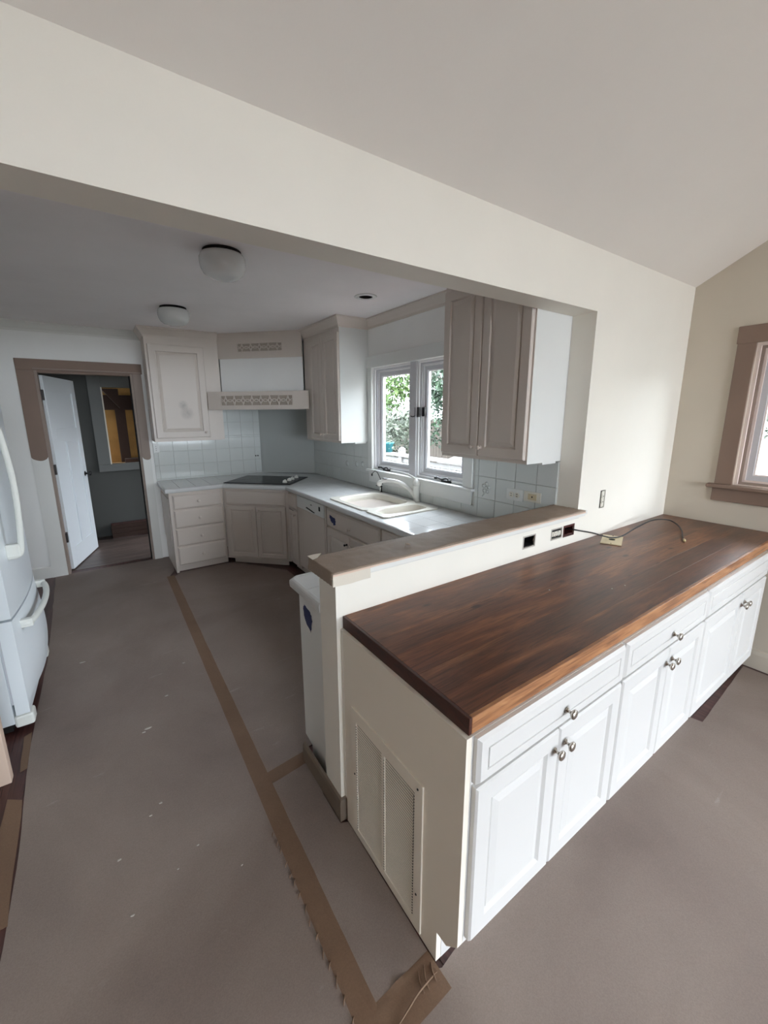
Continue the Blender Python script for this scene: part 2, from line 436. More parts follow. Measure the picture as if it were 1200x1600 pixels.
# sloped ceiling of the living room
bm = prism(bmesh.new(), [(0, ceil_z(0)), (YR, ceil_z(YR)), (YBK-.15, 2.5), (YBK-.15, 2.62), (YR, ceil_z(YR)+.12), (0, ceil_z(0)+.12)], XL-.15, XR+.15, 'x')
structure('ceiling', bm, M['ceiling'], 'sloping pale ceiling of the near room')
# kitchen shell
CAN = (1.135, 1.54)
structure('ceiling_kitchen', slab('z', ZK, ZK+.15, -2.1, XK+.15, T, YB+.12, holes=[(CAN[0]-.054, CAN[0]+.054, CAN[1]-.054, CAN[1]+.054)]), M['kceiling'], 'flat grey kitchen ceiling')
KW = (.892, 2.118, 1.112, 2.072)
wkr = structure('wall_kitchen_right', slab('x', XK, XK+.15, T, YB+.12, -.004, ZK, holes=[KW]), M['kwall'], 'kitchen wall with the sink window')
DO = (-1.092, -.278, -.004, 2.078)
wkb = structure('wall_kitchen_back', slab('y', YB, YB+.12, -2.1, XK, -.004, ZK, holes=[DO]), M['kwall'], 'far kitchen wall with the doorway')
structure('wall_kitchen_left', slab('x', -2.1, -1.95, T, YB, -.004, ZK), M['kwall'], 'kitchen wall behind the refrigerator')
# hall
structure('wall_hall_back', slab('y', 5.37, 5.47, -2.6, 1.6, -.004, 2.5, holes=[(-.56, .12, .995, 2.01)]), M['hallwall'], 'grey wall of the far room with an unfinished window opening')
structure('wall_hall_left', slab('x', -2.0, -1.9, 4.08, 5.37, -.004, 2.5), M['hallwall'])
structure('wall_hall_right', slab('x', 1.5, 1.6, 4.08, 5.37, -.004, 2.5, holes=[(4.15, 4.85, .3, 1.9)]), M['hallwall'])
structure('ceiling_hall', B(-2.1, 1.6, 4.08, 6.0, 2.45, 2.55), M['kceiling'])
# wall filler panel behind the cooktop, set across the corner
bm = prism(bmesh.new(), [(1.056, YB), (XK, 3.437), (XK, YB)], .915, 2.5)
structure('wall_kitchen_corner', bm, M['cornerpanel'], 'smooth grey panel set across the corner behind the cooktop')

# crown mouldings
CP = [(0, -.085), (.010, -.085), (.012, -.068), (.026, -.052), (.042, -.026), (.048, -.016), (.055, -.014), (.055, 0), (0, 0)]
bm = bmesh.new(); sweep(bm, [(-1.95, YB), (-.17, YB)], CP, ZK-.001, side=-1)
structure('trim_2', bm, M['trim'], 'crown moulding over the doorway')
bm = bmesh.new(); sweep(bm, [(XK, .80), (XK, 2.19)], CP, ZK-.001, side=1)
structure('trim_3', bm, M['kcab'], 'crown moulding over the sink window')

# casing of the kitchen doorway
def casing_leg(x0, x1, z0, z1, y=YB, t=.018):
    bm = B(x0, x1, y-t, y, z0, z1); return bm
dc = thing('door_casing', 'taupe doorway casing turning white lower down, beside the open door', 'casing', (-.68, YB, 0))
def dpart(name, bm, m, lab=None, **k):
    o = obj(name, bm, m, dc, loc=(.68, -YB, 0), label=lab, **k); return o
def wavy(x0, x1, zb, zt, y, t, up=False, amp=.03):
    """board face whose lower (or upper) edge is a brushed paint line"""
    n = 10; pts = []
    xs = [x0+(x1-x0)*i/n for i in range(n+1)]
    f = lambda x: .5*max(0, math.sin(math.pi*(x-x0)/(x1-x0)))**.5
    low = [(x, zb - amp*2*f(x) + .004*math.sin(40*x)) for x in xs]
    if not up: pts = low + [(x1, zt), (x0, zt)]
    else: pts = [(x0, zt), (x1, zt)] + low[::-1]
    return prism(bmesh.new(), pts, y-t, y, 'y')
dpart('casing_leg', wavy(-1.222, -1.092, 1.245, 2.075, YB, .018), M['primer'], 'taupe upper part of the left casing')
dpart('casing_leg', wavy(-1.222, -1.092, 1.245, .0, YB, .018, True), M['trim'], 'white lower part of the left casing')
dpart('casing_leg', wavy(-.278, -.196, 1.19, 2.075, YB, .018), M['primer2'], 'grey brown upper part of the right casing')
dpart('casing_leg', wavy(-.278, -.196, 1.19, .0, YB, .018, True), M['trim'], 'white lower part of the right casing')
dpart('casing_head', B(-1.222, -.186, YB-.022, YB, 2.075, 2.178), M['primer'], bevel=.003)
dpart('casing_bead', B(-1.10, -.20, YB-.03, YB-.018, 2.080, 2.094), M['primer2'], bevel=.004)
dpart('door_jamb', B(-1.092, -1.07, YB-.004, YB+.12, 0, 2.075), M['primer2'])
dpart('door_jamb', B(-.30, -.278, YB-.004, YB+.12, 0, 2.075), M['primer2'])
dpart('door_jamb', B(-1.07, -.30, YB-.004, YB+.12, 2.056, 2.075), M['primer'])
dpart('door_stop', B(-.312, -.30, YB+.05, YB+.085, 0, 2.056), M['dark'])
for z in (1.80, 1.055, .33):
    dpart('hinge', B(-1.070, -1.052, YB+.060, YB+.128, z, z+.10), M['hinge'])

# the open door leaf, hinged left, swung into the hall
L = .79; ang = math.atan2(4.845-4.085, -.84+1.062)
door_leaf = thing('door', 'white three-panel door standing open into the dim hall', 'door', (-1.055, YB+.125, .012), ang)
bm = B(0, L, 0, .035, 0, 2.03)
leaf = obj('door_leaf', bm, M['fridge'], door_leaf, bevel=.002)
def dl_frame(x0, x1, z0, z1, nm='rail'):
    obj(nm, B(x0, x1, -.011, 0.0, z0, z1), M['fridge'], leaf, bevel=.0025)
st = .11
dl_frame(0, st, 0, 2.03, 'stile'); dl_frame(L-st, L, 0, 2.03, 'stile')
dl_frame(st, L-st, 1.88, 2.03); dl_frame(st, L-st, 1.36, 1.50); dl_frame(st, L-st, 0, .22)
dl_frame(L/2-.055, L/2+.055, .22, 1.36, 'stile')
for s_, y_ in ((-1, -.006), (1, .035)):
    bm = bmesh.new(); lathe(bm, [(.03, 0), (.03, s_*.006), (.012, s_*.010), (.010, s_*.035), (.027, s_*.042), (.030, s_*.055), (.022, s_*.066), (.001, s_*.068)], 18, (L-.065, y_, .95), 'y')
    obj('door_knob', bm, M['black'], door_leaf, smooth=True)

# unfinished opening in the hall wall: frame, OSB behind and dark studs
ho = thing('window_frame', 'wide grey frame round the boarded opening in the hall', 'window frame', (-.2, 5.37, 1.5))
def hp(name, bm, m, **k): return obj(name, bm, m, ho, loc=(.2, -5.37, -1.5), **k)
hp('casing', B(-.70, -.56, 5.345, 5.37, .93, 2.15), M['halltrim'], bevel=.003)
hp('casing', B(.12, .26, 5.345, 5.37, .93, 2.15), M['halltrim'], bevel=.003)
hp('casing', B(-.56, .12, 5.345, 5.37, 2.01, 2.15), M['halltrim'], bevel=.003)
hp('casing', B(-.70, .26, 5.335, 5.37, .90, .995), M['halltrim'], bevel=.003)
hp('edge_strip', B(-.56, -.545, 5.36, 5.47, .995, 2.01), M['tape'])
rb = thing('board_box', 'bare OSB boarding filling the opening in the hall wall', 'boarding', (-.2, 5.6, .9))
def rp(name, bm, m, **k): return obj(name, bm, m, rb, loc=(.2, -5.6, -.9), **k)
rp('osb_sheet', B(-.8, .5, 5.72, 5.735, .9, 2.3), M['osb'])
rp('stud', B(-.42, -.30, 5.62, 5.71, .99, 1.80), M['stud']); rp('lintel', B(-.8, .5, 5.60, 5.71, 1.72, 1.92), M['stud'])
rp('sill_plate', B(-.38, .5, 5.52, 5.71, .985, 1.04), M['stud'])
rp('osb_sheet', B(-.8, .5, 5.47, 5.72, .965, .985), M['osb'])
prism_bm = prism(bmesh.new(), [(-.56, 2.0), (-.36, 1.74), (-.36, 2.0)], 5.50, 5.60, 'y')
rp('brace', prism_bm, M['stud'])
# long low box on the hall floor
hb = thing('wooden_crate', 'dark wooden box lying on the hall floor under the opening', 'box', (-.3, 5.25, 0))
for i, (z0, z1) in enumerate(((.012, .07), (.075, .135), (.14, .19))):
    obj('slat', B(-.36, .75, -.085, -.07, z0, z1), M['stud'], hb, bevel=.003)
obj('body', B(-.355, .745, -.07, .09, .0, .18), M['floorwood'], hb)

# ================================================================== windows
def window_unit(parent, y0, y1, z0, z1, x, m1, m2, off, m3=None, steps=((.0, .016, .02), (.016, .016, .032), (.032, .040, .05)), depth=.10):
    """nested frames on an x = const wall, looking from -x; off = parent location"""
    def ring(nm, a, b, xa, xb, m):
        bm = slab('x', xa, xb, y0+a, y1-a, z0+a, z1-a, holes=[(y0+a+b, y1-a-b, z0+a+b, z1-a-b)])
        return obj(nm, bm, m, parent, loc=off)
    ring('frame', 0, .018, x+.012, x+depth, m1)
    ring('stop', .018, .016, x+.028, x+depth, m2)
    ring('stop', .034, .012, x+.040, x+depth, m1)
    sash = ring('sash', .046, .032, x+.052, x+.088, m3 or m2)
    ring('glazing_bead', .078, .008, x+.060, x+.085, m1)
    obj('pane', B(x+.070, x+.074, y0+.086, y1-.086, z0+.086, z1-.086), M['glass'], parent, loc=off)

kw = thing('window_1', None, None, (XK, 1.505, 1.1)); kw['kind'] = 'structure'; kw['label'] = 'white double casement window above the sink'
o_ = (-XK, -1.505, -1.1)
window_unit(kw, 1.545, KW[1], KW[2], KW[3], XK, M['vinyl'], M['vinyl_g'], o_)
window_unit(kw, KW[0], 1.465, KW[2], KW[3], XK, M['vinyl'], M['vinyl_g'], o_)
def kwp(name, bm, m, **k): return obj(name, bm, m, kw, loc=o_, **k)
kwp('mullion', B(XK-.004, XK+.12, 1.463, 1.547, KW[2], KW[3]), M['vinyl_g'], bevel=.006)
kwp('casing', B(XK-.018, XK, .800, KW[0], KW[2]-.002, KW[3]), M['kcabside'], bevel=.003)
kwp('casing', B(XK-.018, XK, KW[1], 2.185, KW[2]-.002, KW[3]), M['kcabside'], bevel=.003)
kwp('casing_head', B(XK-.022, XK, .800, 2.195, KW[3], 2.178), M['kcabside'], bevel=.003)
kwp('stool', B(XK-.045, XK+.05, .775, 2.19, 1.088, KW[2]), M['kcabside'], bevel=.006)
kwp('apron', B(XK-.022, XK, .800, 2.17, .985, 1.088), M['kcabside'], bevel=.003)
for yc in (1.90, 1.09):
    bm = B(XK+.004, XK+.03, yc-.055, yc+.055, KW[2]+.001, KW[2]+.014)
    tube(bm, smooth_path([(XK+.012, yc-.03, KW[2]+.018), (XK+.0, yc-.01, KW[2]+.034), (XK-.004, yc+.04, KW[2]+.022), (XK-.006, yc+.075, KW[2]+.030), (XK-.006, yc+.105, KW[2]+.024)]), [.009]*12+[.007]*13 if False else .0075, 8)
    lathe(bm, [(.010, 0), (.012, .006), (.010, .016), (.002, .018)], 10, (XK-.006, yc+.11, KW[2]+.018))
    lathe(bm, [(.018, 0), (.016, .012), (.006, .016)], 12, (XK+.012, yc-.03, KW[2]+.012))
    kwp('crank', bm, M['black'], smooth=False)
bm = B(XK+.002, XK+.014, 1.425, 1.457, 1.62, 1.70); box(bm, XK-.006, XK+.006, 1.470, 1.476, 1.625, 1.70); box(bm, XK+.03, XK+.045, 1.392, 1.425, 1.625, 1.70)
tube(bm, [(XK, 1.475, 1.63), (XK-.008, 1.50, 1.622), (XK-.010, 1.525, 1.628)], .004, 8)
kwp('latch', bm, M['black'])

lw = thing('window_2', None, None, (XR, -.71, 1.1)); lw['kind'] = 'structure'; lw['label'] = 'window with wide taupe casing at the right edge'
o2 = (-XR, .71, -1.1)
def lwp(name, bm, m, **k): return obj(name, bm, m, lw, loc=o2, **k)
window_unit(lw, W1[0], W1[1], W1[2], W1[3], XR, M['pinkwhite'], M['primer2'], o2, M['vinyl_g'])
lwp('casing', B(XR-.02, XR, W1[1], -.275, 1.180, W1[3]), M['primer'], bevel=.003)
lwp('casing', B(XR-.02, XR, W1[0]-.095, W1[0], 1.180, W1[3]), M['primer'], bevel=.003)
lwp('casing_head', B(XR-.022, XR, W1[0]-.1, -.270, W1[3], 2.165), M['primer'], bevel=.003)
lwp('stool', B(XR-.05, XR+.04, W1[0]-.13, -.238, 1.155, 1.180), M['primer'], bevel=.006)
lwp('apron', B(XR-.02, XR, W1[0]-.1, -.268, 1.068, 1.155), M['primer'], bevel=.003)
# glazing behind the camera
def plain_window(name, axis, a, u0, u1, v0, v1, mull=1):
    e = thing(name, None, None, {'x': (a, (u0+u1)/2, v0), 'y': ((u0+u1)/2, a, v0)}[axis]); e['kind'] = 'structure'
    off = tuple(-c for c in e.location); d = (u1-u0)/(mull+1)
    hs = [(u0+.05+i*d, u0+(i+1)*d-.05, v0+.05, v1-.05) for i in range(mull+1)]
    obj('frame', slab(axis, a-.04, a+.04, u0, u1, v0, v1, holes=hs), M['vinyl'], e, loc=off)
    for h in hs: obj('pane', slab(axis, a-.003, a+.003, *h), M['glass'], e, loc=off)
plain_window('door_2', 'y', YBK-.08, *SD); plain_window('window_3', 'x', XR+.08, *W2)

# baseboards of the living room
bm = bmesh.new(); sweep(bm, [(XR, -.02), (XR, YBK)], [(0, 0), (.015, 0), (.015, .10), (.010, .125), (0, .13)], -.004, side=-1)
structure('baseboard_right', bm, M['rwall'])  # same darkened cream, so the baseboard's shade is in its colour too
bm = bmesh.new(); sweep(bm, [(-1.95, YB), (-1.222, YB)], [(0, 0), (.012, 0), (.012, .12), (.006, .13), (0, .13)], -.003, side=-1)
structure('baseboard_back', bm, M['trim'])
bm = bmesh.new(); sweep(bm, [(-1.14, T), (-1.14, 0), (-4.1, 0)], [(0, 0), (.015, 0), (.015, .10), (0, .11)], -.003, side=1)
structure('baseboard_middle', bm, M['trim'])

# ================================================================== wooden counter and its cabinets
WX, WD, WZ = .0265, .6393, .9097
wc = thing('wooden_countertop', 'long dark reclaimed plank countertop running to the right wall', 'countertop', (WX, 0, .8612))
ys = [0, -.095, -.215, -.318, -.43, -.532, -.627]
for a, b in zip(ys, ys[1:]):
    o = obj('plank', B(.011, XR-WX-.001, b+.0001, a-.0001, 0, WZ-.8612), M['wood'], wc, bevel=.0004)
bm = B(.011, XR-WX-.001, -.6393, -.6272, 0, WZ-.8612)
obj('front_edge', bm, M['edgewood'], wc, label='lighter orange brown front edge', bevel=.0015)
obj('end_edge', B(0, .0108, -.6393, -.0003, 0, WZ-.8612), M['endgrain'], wc, label='almost black end grain', bevel=.0015)

def living_cab(x0, x1, mid, label, first=False):
    t = thing('base_cabinet', label, 'cabinet', (x0, -.6445, 0), 0, 'white cabinets under the wooden counter')
    w_ = x1-x0
    obj('body', B(0, w_, .019, .64, .173, .8605), M['white'], t)
    obj('face_frame', slab('y', 0, .018, 0, w_, .173, .8605, holes=[(.03, w_-.03, .205, .70)]), M['white'], t)
    obj('toe_kick', B(0, w_, .083, .095, .0, .172), M['white'], t)
    m = mid-x0
    drawer(t, (.005 if first else .006), w_-.006, .722, .8595, -.001, M['white'], kn=(w_/2+.012, .772) if x0 < 1.5 else None, km=M['nickel'])
    door(t, (.005 if first else .006), m-.002, .197, .712, -.001, M['white'], kn=(m-.026, .652), km=M['nickel'])
    door(t, m+.002, w_-.006, .197, .712, -.001, M['white'], kn=(m+.028, .655), km=M['nickel'])
    return t
living_cab(.0345, .787, .404, 'white cabinet nearest the camera, at the open end of the counter', True)
living_cab(.7875, 1.5485, 1.172, 'white cabinet in the middle of the row under the wooden counter')
living_cab(1.549, 2.475, 2.075, 'white cabinet at the far right end of the row, in shade')
ep = thing('cabinet_end_panel', 'painted end panel with perforated grille below the counter end', 'panel', (.0150, 0, 0))
bm = prism(bmesh.new(), [(-.022, .0), (-.561, .0), (-.561, .118), (-.602, .122), (-.6445, .173), (-.6445, .8605), (-.022, .8605)], -.019, 0, 'x')
for v in bm.verts: v.co.x += .0185
obj('end_board', bm, M['panel'], ep)
g = obj('grille', slab('x', -.007, -.0008, -.492, -.082, .018, .585, holes=[(-.455, -.297, .05, .535), (-.279, -.115, .05, .535)]), M['panel'], ep, bevel=.0015)
for (a, b) in ((-.455, -.297), (-.279, -.115)):
    bm = bmesh.new(); n = 44
    for i in range(n):
        z = .0525 + (.535-.055)*i/(n-1)
        prism(bm, [(-.0040, z-.0024), (-.0034, z-.0027), (-.0012, z+.0016), (-.0018, z+.0019)], a, b, 'y')
    obj('screen', B(-.0011, -.0006, a, b, .05, .535), M['bark'], g)
    tag(obj('louvre', bm, M['panel'], g), 'rows of fine louvres', kind='stuff')
bm = bmesh.new()
for yy in (-.4525, -.2945, -.1195):
    for i in range(42):
        z = .06+.0112*i
        lathe(bm, [(.0022, 0), (.0022, .0012)], 6, (-.0075, yy+(.004 if yy == -.1195 else 0), z), 'x')
tag(obj('perforations', bm, M['dark'], g), 'tiny dark holes', kind='stuff')
for (yy, zz) in ((-.47, .56), (-.10, .30), (-.47, .16)):
    bm = bmesh.new(); lathe(bm, [(.004, 0), (.003, -.002)], 8, (-.007, yy, zz), 'x'); obj('screw', bm, M['hinge'], g)

# ================================================================== raised bar top with masking
bt = thing('bar_top', 'raised white bar ledge on the half wall, wrapped in masking paper', 'ledge', (0, 0, 1.0755))
cap_poly = [(-.035, .145), (-.035, -.048), (1.598, -.048), (1.598, -.001), (XK-.001, -.001), (XK-.001, .145)]
obj('ledge_board', prism(bmesh.new(), cap_poly, .010, .032), M['trim'], bt, bevel=.005)
bm = bmesh.new(); sweep(bm, [(1.575, -.0005), (-.0005, -.0005), (-.0005, .134)], [(0, -.018), (.010, -.018), (.013, -.012), (.020, -.004), (.030, .006), (.030, .010), (0, .010)], 0, side=1)
obj('moulding', bm, M['trim'], bt)
# crumpled paper sheet over the ledge: top with folded-down edges
def wr(x, y, s=1.0):
    return .0060*s*abs(noise.noise(Vector((x*7, y*16, 1)))) + .0035*s*abs(noise.noise(Vector((x*19+y*22, y*30-x*11, 5))))
bm = bmesh.new(); nx, ny = 150, 16; V = {}
rows = [(-.0510, .029), (-.0514, .0312)] + [(-.050+.196*j/ny, None) for j in range(ny+1)] + [(.1475, .012)]
for i in range(nx+1):
    x = -.038 + (1.568+.038)*i/nx
    for j, (y, h) in enumerate(rows):
        z = (.0325 + wr(x, y)) if h is None else h + .0006*noise.noise(Vector((x*9, j, 3)))
        if j == 0: z = .0290 + .0008*noise.noise(Vector((x*8, 0, 2)))
        yy = y + (.0015*noise.noise(Vector((x*14, j, 8))) if h is not None else 0)
        V[i, j] = bm.verts.new((x, yy, z))
for i in range(nx):
    for j in range(len(rows)-1): bm.faces.new((V[i, j], V[i+1, j], V[i+1, j+1], V[i, j+1]))
# left end folded down
E_ = [bm.verts.new((-.0385 - .002*(j % 2), rows[j][0], -.012+.004*noise.noise(Vector((j, 4, 4))))) for j in range(len(rows))]
for j in range(len(rows)-1): bm.faces.new((V[0, j], V[0, j+1], E_[j+1], E_[j]))
mp = tag(obj('masking_paper', bm, M['kraft'], smooth=True, loc=(0, 0, 1.0755)), 'crumpled brown masking paper covering the bar ledge', 'paper')
# tape strips on the ledge edge and moulding
ct = thing('masking_tape', 'pale masking tape along the front edge of the bar ledge', 'tape', (0, -.054, 1.095))
for m, z0, z1, yy, xa, xb in (('tapepink', 1.0975, 1.1045, -.0522, -.036, 1.57), ('tape', 1.058, 1.0972, -.0512, -.036, .12), ('trim', 1.0790, 1.0970, -.0486, .12, 1.57)):
    n = 100; lo, hi = [], []
    for i in range(n+1):
        x = xa+(xb-xa)*i/n; d = noise.noise(Vector((x*15, z0*50, 0)))
        lo.append((x, z0+.0022*d)); hi.append((x, z1+.0008*d))
    obj('tape_strip', prism(bmesh.new(), lo+hi[::-1], yy-.0008, yy, 'y'), M[m], ct, loc=(0, .054, -1.095))
tt = obj('masking_tape', bm_ := prism(bmesh.new(), [(-.040, .10), (-.0402, .150), (-.004, .152), (.02, .148), (-.015, .11)], 1.1155, 1.1165), M['tape'])
tag(tt, 'short piece of masking tape at the far left corner of the bar ledge', 'tape')
lf = obj('torn_paper', tube(bmesh.new(), [(.345, .03, 1.112), (.355, .038, 1.121), (.368, .028, 1.119), (.378, .036, 1.112)], [.002, .004, .0035, .001], 6), M['kraft'])
tag(lf, 'small twisted scrap of torn paper standing up from the bar ledge', 'paper scrap')

# receptacles cut into the half wall and the wall beside the opening
def ragged(u0, u1, v0, v1, y, m, name, parent, off):
    pass
jb = thing('junction_box', 'empty dark junction box in the half wall, leftmost of three', 'junction box', (1.14, .02, .995))
bm = slab('y', .004, .055, 1.097, 1.186, .968, 1.022, holes=[(1.101, 1.182, .972, 1.018)]); box(bm, 1.097, 1.186, .055, .058, .968, 1.022)
obj('box', bm, M['dark'], jb, loc=(-1.14, -.02, -.995))
obj('ear', B(1.176, 1.184, .002, .004, .990, 1.004), M['nickel'], jb, loc=(-1.14, -.02, -.995))
obj('chipped_rim', slab('y', -.0012, 0, 1.088, 1.194, .960, 1.030, holes=[(1.096, 1.187, .967, 1.023)]), M['chip'], jb, loc=(-1.14, -.02, -.995))
def duplex(parent, axis, off, u0, u1, v0, v1, a, s=-1, horiz=True, dev='outlet'):
    """duplex socket device on a plane: axis y (faces -y) or x (faces -x)"""
    def Bx(ua, ub, va, vb, da, db):
        return B(ua, ub, a+min(da, db), a+max(da, db), va, vb) if axis == 'y' else B(a+min(da, db), a+max(da, db), ua, ub, va, vb)
    cu, cv = (u0+u1)/2, (v0+v1)/2; wdt, hgt = u1-u0, v1-v0
    for k in (-1, 1):
        pu, pv = (cu+k*wdt*.22, cv) if horiz else (cu, cv+k*hgt*.20)
        r = min(wdt, hgt)*.30
        bm = bmesh.new(); lathe(bm, [(r, 0), (r, -.004), (r*.9, -.005)], 18, (pu, a, pv) if axis == 'y' else (a, pu, pv), axis)
        f = obj('socket', bm, M['outlet'], parent, loc=off)
        for q in (-1, 1):
            du, dv = (0, q*r*.36) if horiz else (q*r*.36, 0)
            l1, l2 = (r*.30, r*.09) if horiz else (r*.09, r*.30)
            obj('slot', Bx(pu+du-l1, pu+du+l1, pv+dv-l2, pv+dv+l2, -.0058, -.0045), M['dark'], f)
r2 = thing('bare_outlet', 'uncovered duplex outlet in the half wall between two junction boxes', 'outlet', (1.385, .01, .995)); off = (-1.385, -.01, -.995)
obj('box', B(1.340, 1.430, .006, .05, .970, 1.020), M['black'], r2, loc=off)
obj('yoke', B(1.346, 1.426, .001, .005, .982, 1.008), M['outlet'], r2, loc=off)
obj('chipped_rim', slab('y', -.0012, 0, 1.332, 1.438, .962, 1.028, holes=[(1.339, 1.431, .969, 1.021)]), M['chip'], r2, loc=off)
duplex(r2, 'y', off, 1.348, 1.424, .972, 1.018, .002)
r3 = thing('junction_box', 'dark red junction box in the half wall with the cable coming out', 'junction box', (1.5, .02, .995)); off = (-1.5, -.02, -.995)
bm = slab('y', .002, .055, 1.457, 1.550, .968, 1.020, holes=[(1.463, 1.544, .974, 1.014)]); box(bm, 1.457, 1.550, .055, .058, .968, 1.020)
obj('box', bm, M['redbox'], r3, loc=off)
obj('rim', slab('y', -.0014, 0, 1.448, 1.557, .960, 1.028, holes=[(1.456, 1.551, .967, 1.021)]), M['redbox'], r3, loc=off)
r4 = thing('bare_outlet', 'uncovered upright outlet in the cream wall right of the bar ledge', 'outlet', (1.84, .01, 1.135)); off = (-1.84, -.01, -1.135)
obj('box', B(1.812, 1.866, .008, .05, 1.082, 1.188), M['black'], r4, loc=off)
obj('yoke', B(1.828, 1.860, .001, .005, 1.086, 1.184), M['outlet'], r4, loc=off)
duplex(r4, 'y', off, 1.822, 1.864, 1.092, 1.178, .002, horiz=False)

# cable, cover plate and connector on the wooden counter
pl = thing('cover_plate', 'beige wall plate lying on the counter with a cable through its hole', 'cover plate', (1.785, -.108, WZ), R(22.7))
bm = bmesh.new()
pz = prism(bm, [(-.095, -.053), (.095, -.053), (.095, .053), (-.095, .053)], .001, .006)
obj('plate', bm, M['beige'], pl, bevel=.0015)
bm = bmesh.new(); lathe(bm, [(.017, .006), (.017, .0066)], 20); obj('hole', bm, M['dark'], pl)
for xx in (-.085, .085):
    bm = bmesh.new(); lathe(bm, [(.004, .006), (.003, .0075)], 10, (xx, 0, 0)); obj('screw_hole', bm, M['hinge'], pl)
cb = thing('cable', 'thin black cable curling over the wooden counter to a metal tip', 'cable', (1.5, .03, .98)); off = (-1.5, -.03, -.98)
pts = smooth_path([(1.52, .05, .992), (1.53, .0, .995), (1.56, -.03, .990), (1.66, -.055, .965), (1.75, -.08, .935), (1.805, -.10, .922), (1.90, -.11, .918), (2.10, -.105, .940), (2.30, -.11, .955), (2.43, -.15, .945), (2.42, -.21, .925), (2.32, -.27, .916), (2.19, -.32, .915), (2.13, -.35, .915)], 7)
obj('jacket', tube(bmesh.new(), pts, .0042, 8), M['cable'], cb, loc=off, smooth=True)
obj('connector', tube(bmesh.new(), [(2.135, -.347, .916), (2.10, -.362, .917), (2.095, -.364, .917), (2.085, -.368, .917)], [.006, .0075, .005, .005], 10), M['brass'], cb, loc=off, smooth=True)
for (x, y), wh_ in zip(((1.17, -.47), (1.09, -.455), (.86, -.31)), ('nearest the front edge', 'left of the one by the front edge', 'near the middle of the boards')):
    o = obj('plaster_crumb', prism(bmesh.new(), [(x, y), (x+.006, y+.001), (x+.007, y+.005), (x+.002, y+.006)], WZ+.0002, WZ+.003), M['chip'])
    tag(o, 'tiny pale plaster crumb on the wooden counter, ' + wh_, 'crumb', 'plaster crumbs on the wooden counter')

# ================================================================== kitchen counter, tiled
kc = thing('tiled_countertop', 'white tiled kitchen counter turning round the corner under the window', 'countertop', (XK, YB, .868))
ko = (-XK, -YB, -.868)
P1 = [(-.144, 3.307), (.404, 3.307), (.404, YB-.001), (-.144, YB-.001)]
P2 = [(.404, 3.307), (.92, 2.774), (XK-.001, 2.774), (XK-.001, 3.435), (1.054, YB-.001), (.404, YB-.001)]
SK = (.985, 1.495, 1.08, 1.935)
def rect(x0, x1, y0, y1): return [(x0, y0), (x1, y0), (x1, y1), (x0, y1)]
P3 = [rect(.92, SK[0], .14, 2.774), rect(SK[0], SK[1], SK[3], 2.774), rect(SK[0], SK[1], .14, SK[2]), rect(SK[1], XK-.001, .14, 2.774)]
P4 = rect(.019, .92, .14, .448)
regions = [P1, P2, *P3, P4]
def clip(poly, conv):
    """clip poly against convex counter-clockwise polygon"""
    out = poly
    for i in range(len(conv)):
        a, b = conv[i], conv[(i+1) % len(conv)]; res = []
        side = lambda p: (b[0]-a[0])*(p[1]-a[1]) - (b[1]-a[1])*(p[0]-a[0])
        for j in range(len(out)):
            p, q = out[j], out[(j+1) % len(out)]; sp, sq = side(p), side(q)
            if sp >= -1e-9: res.append(p)
            if (sp > 1e-9 and sq < -1e-9) or (sp < -1e-9 and sq > 1e-9):
                t = sp/(sp-sq); res.append((p[0]+t*(q[0]-p[0]), p[1]+t*(q[1]-p[1])))
        out = res
        if not out: return []
    return out
bm = bmesh.new()
for r in regions: prism(bm, r, .868, .905)
obj('backing', bm, M['grout'], kc, loc=ko)
g_ = .157
ix0 = int(-.3/g_)-1
for i in range(-3, 12):
    for j in range(0, 27):
        x0, y0 = .92+g_*(i-6)+.0015, .448+g_*(j-2)+.0015
        cell = rect(x0, x0+g_-.003, y0, y0+g_-.003); bm = bmesh.new(); any_ = False
        for r in regions:
            c_ = clip(cell, r)
            if len(c_) >= 3:
                ar = abs(sum(c_[k][0]*c_[(k+1) % len(c_)][1]-c_[(k+1) % len(c_)][0]*c_[k][1] for k in range(len(c_))))/2
                if ar > 1e-4: prism(bm, c_, .905, .9105); any_ = True
        if any_: obj('tile', bm, M['ctile'], kc, loc=ko)
        else: bm.free()
edge = [(0, -.042), (.016, -.042), (.022, -.036), (.024, -.018), (.023, -.006), (.018, -.001), (.006, .001), (0, 0)]
bm = bmesh.new(); sweep(bm, [(-.144, YB-.002), (-.144, 3.307), (.404, 3.307), (.92, 2.774), (.92, .448), (.045, .448), (.019, .43), (.019, .136)], edge, .9108, side=-1)
obj('edge_trim', bm, M['ctile'], kc, loc=ko)

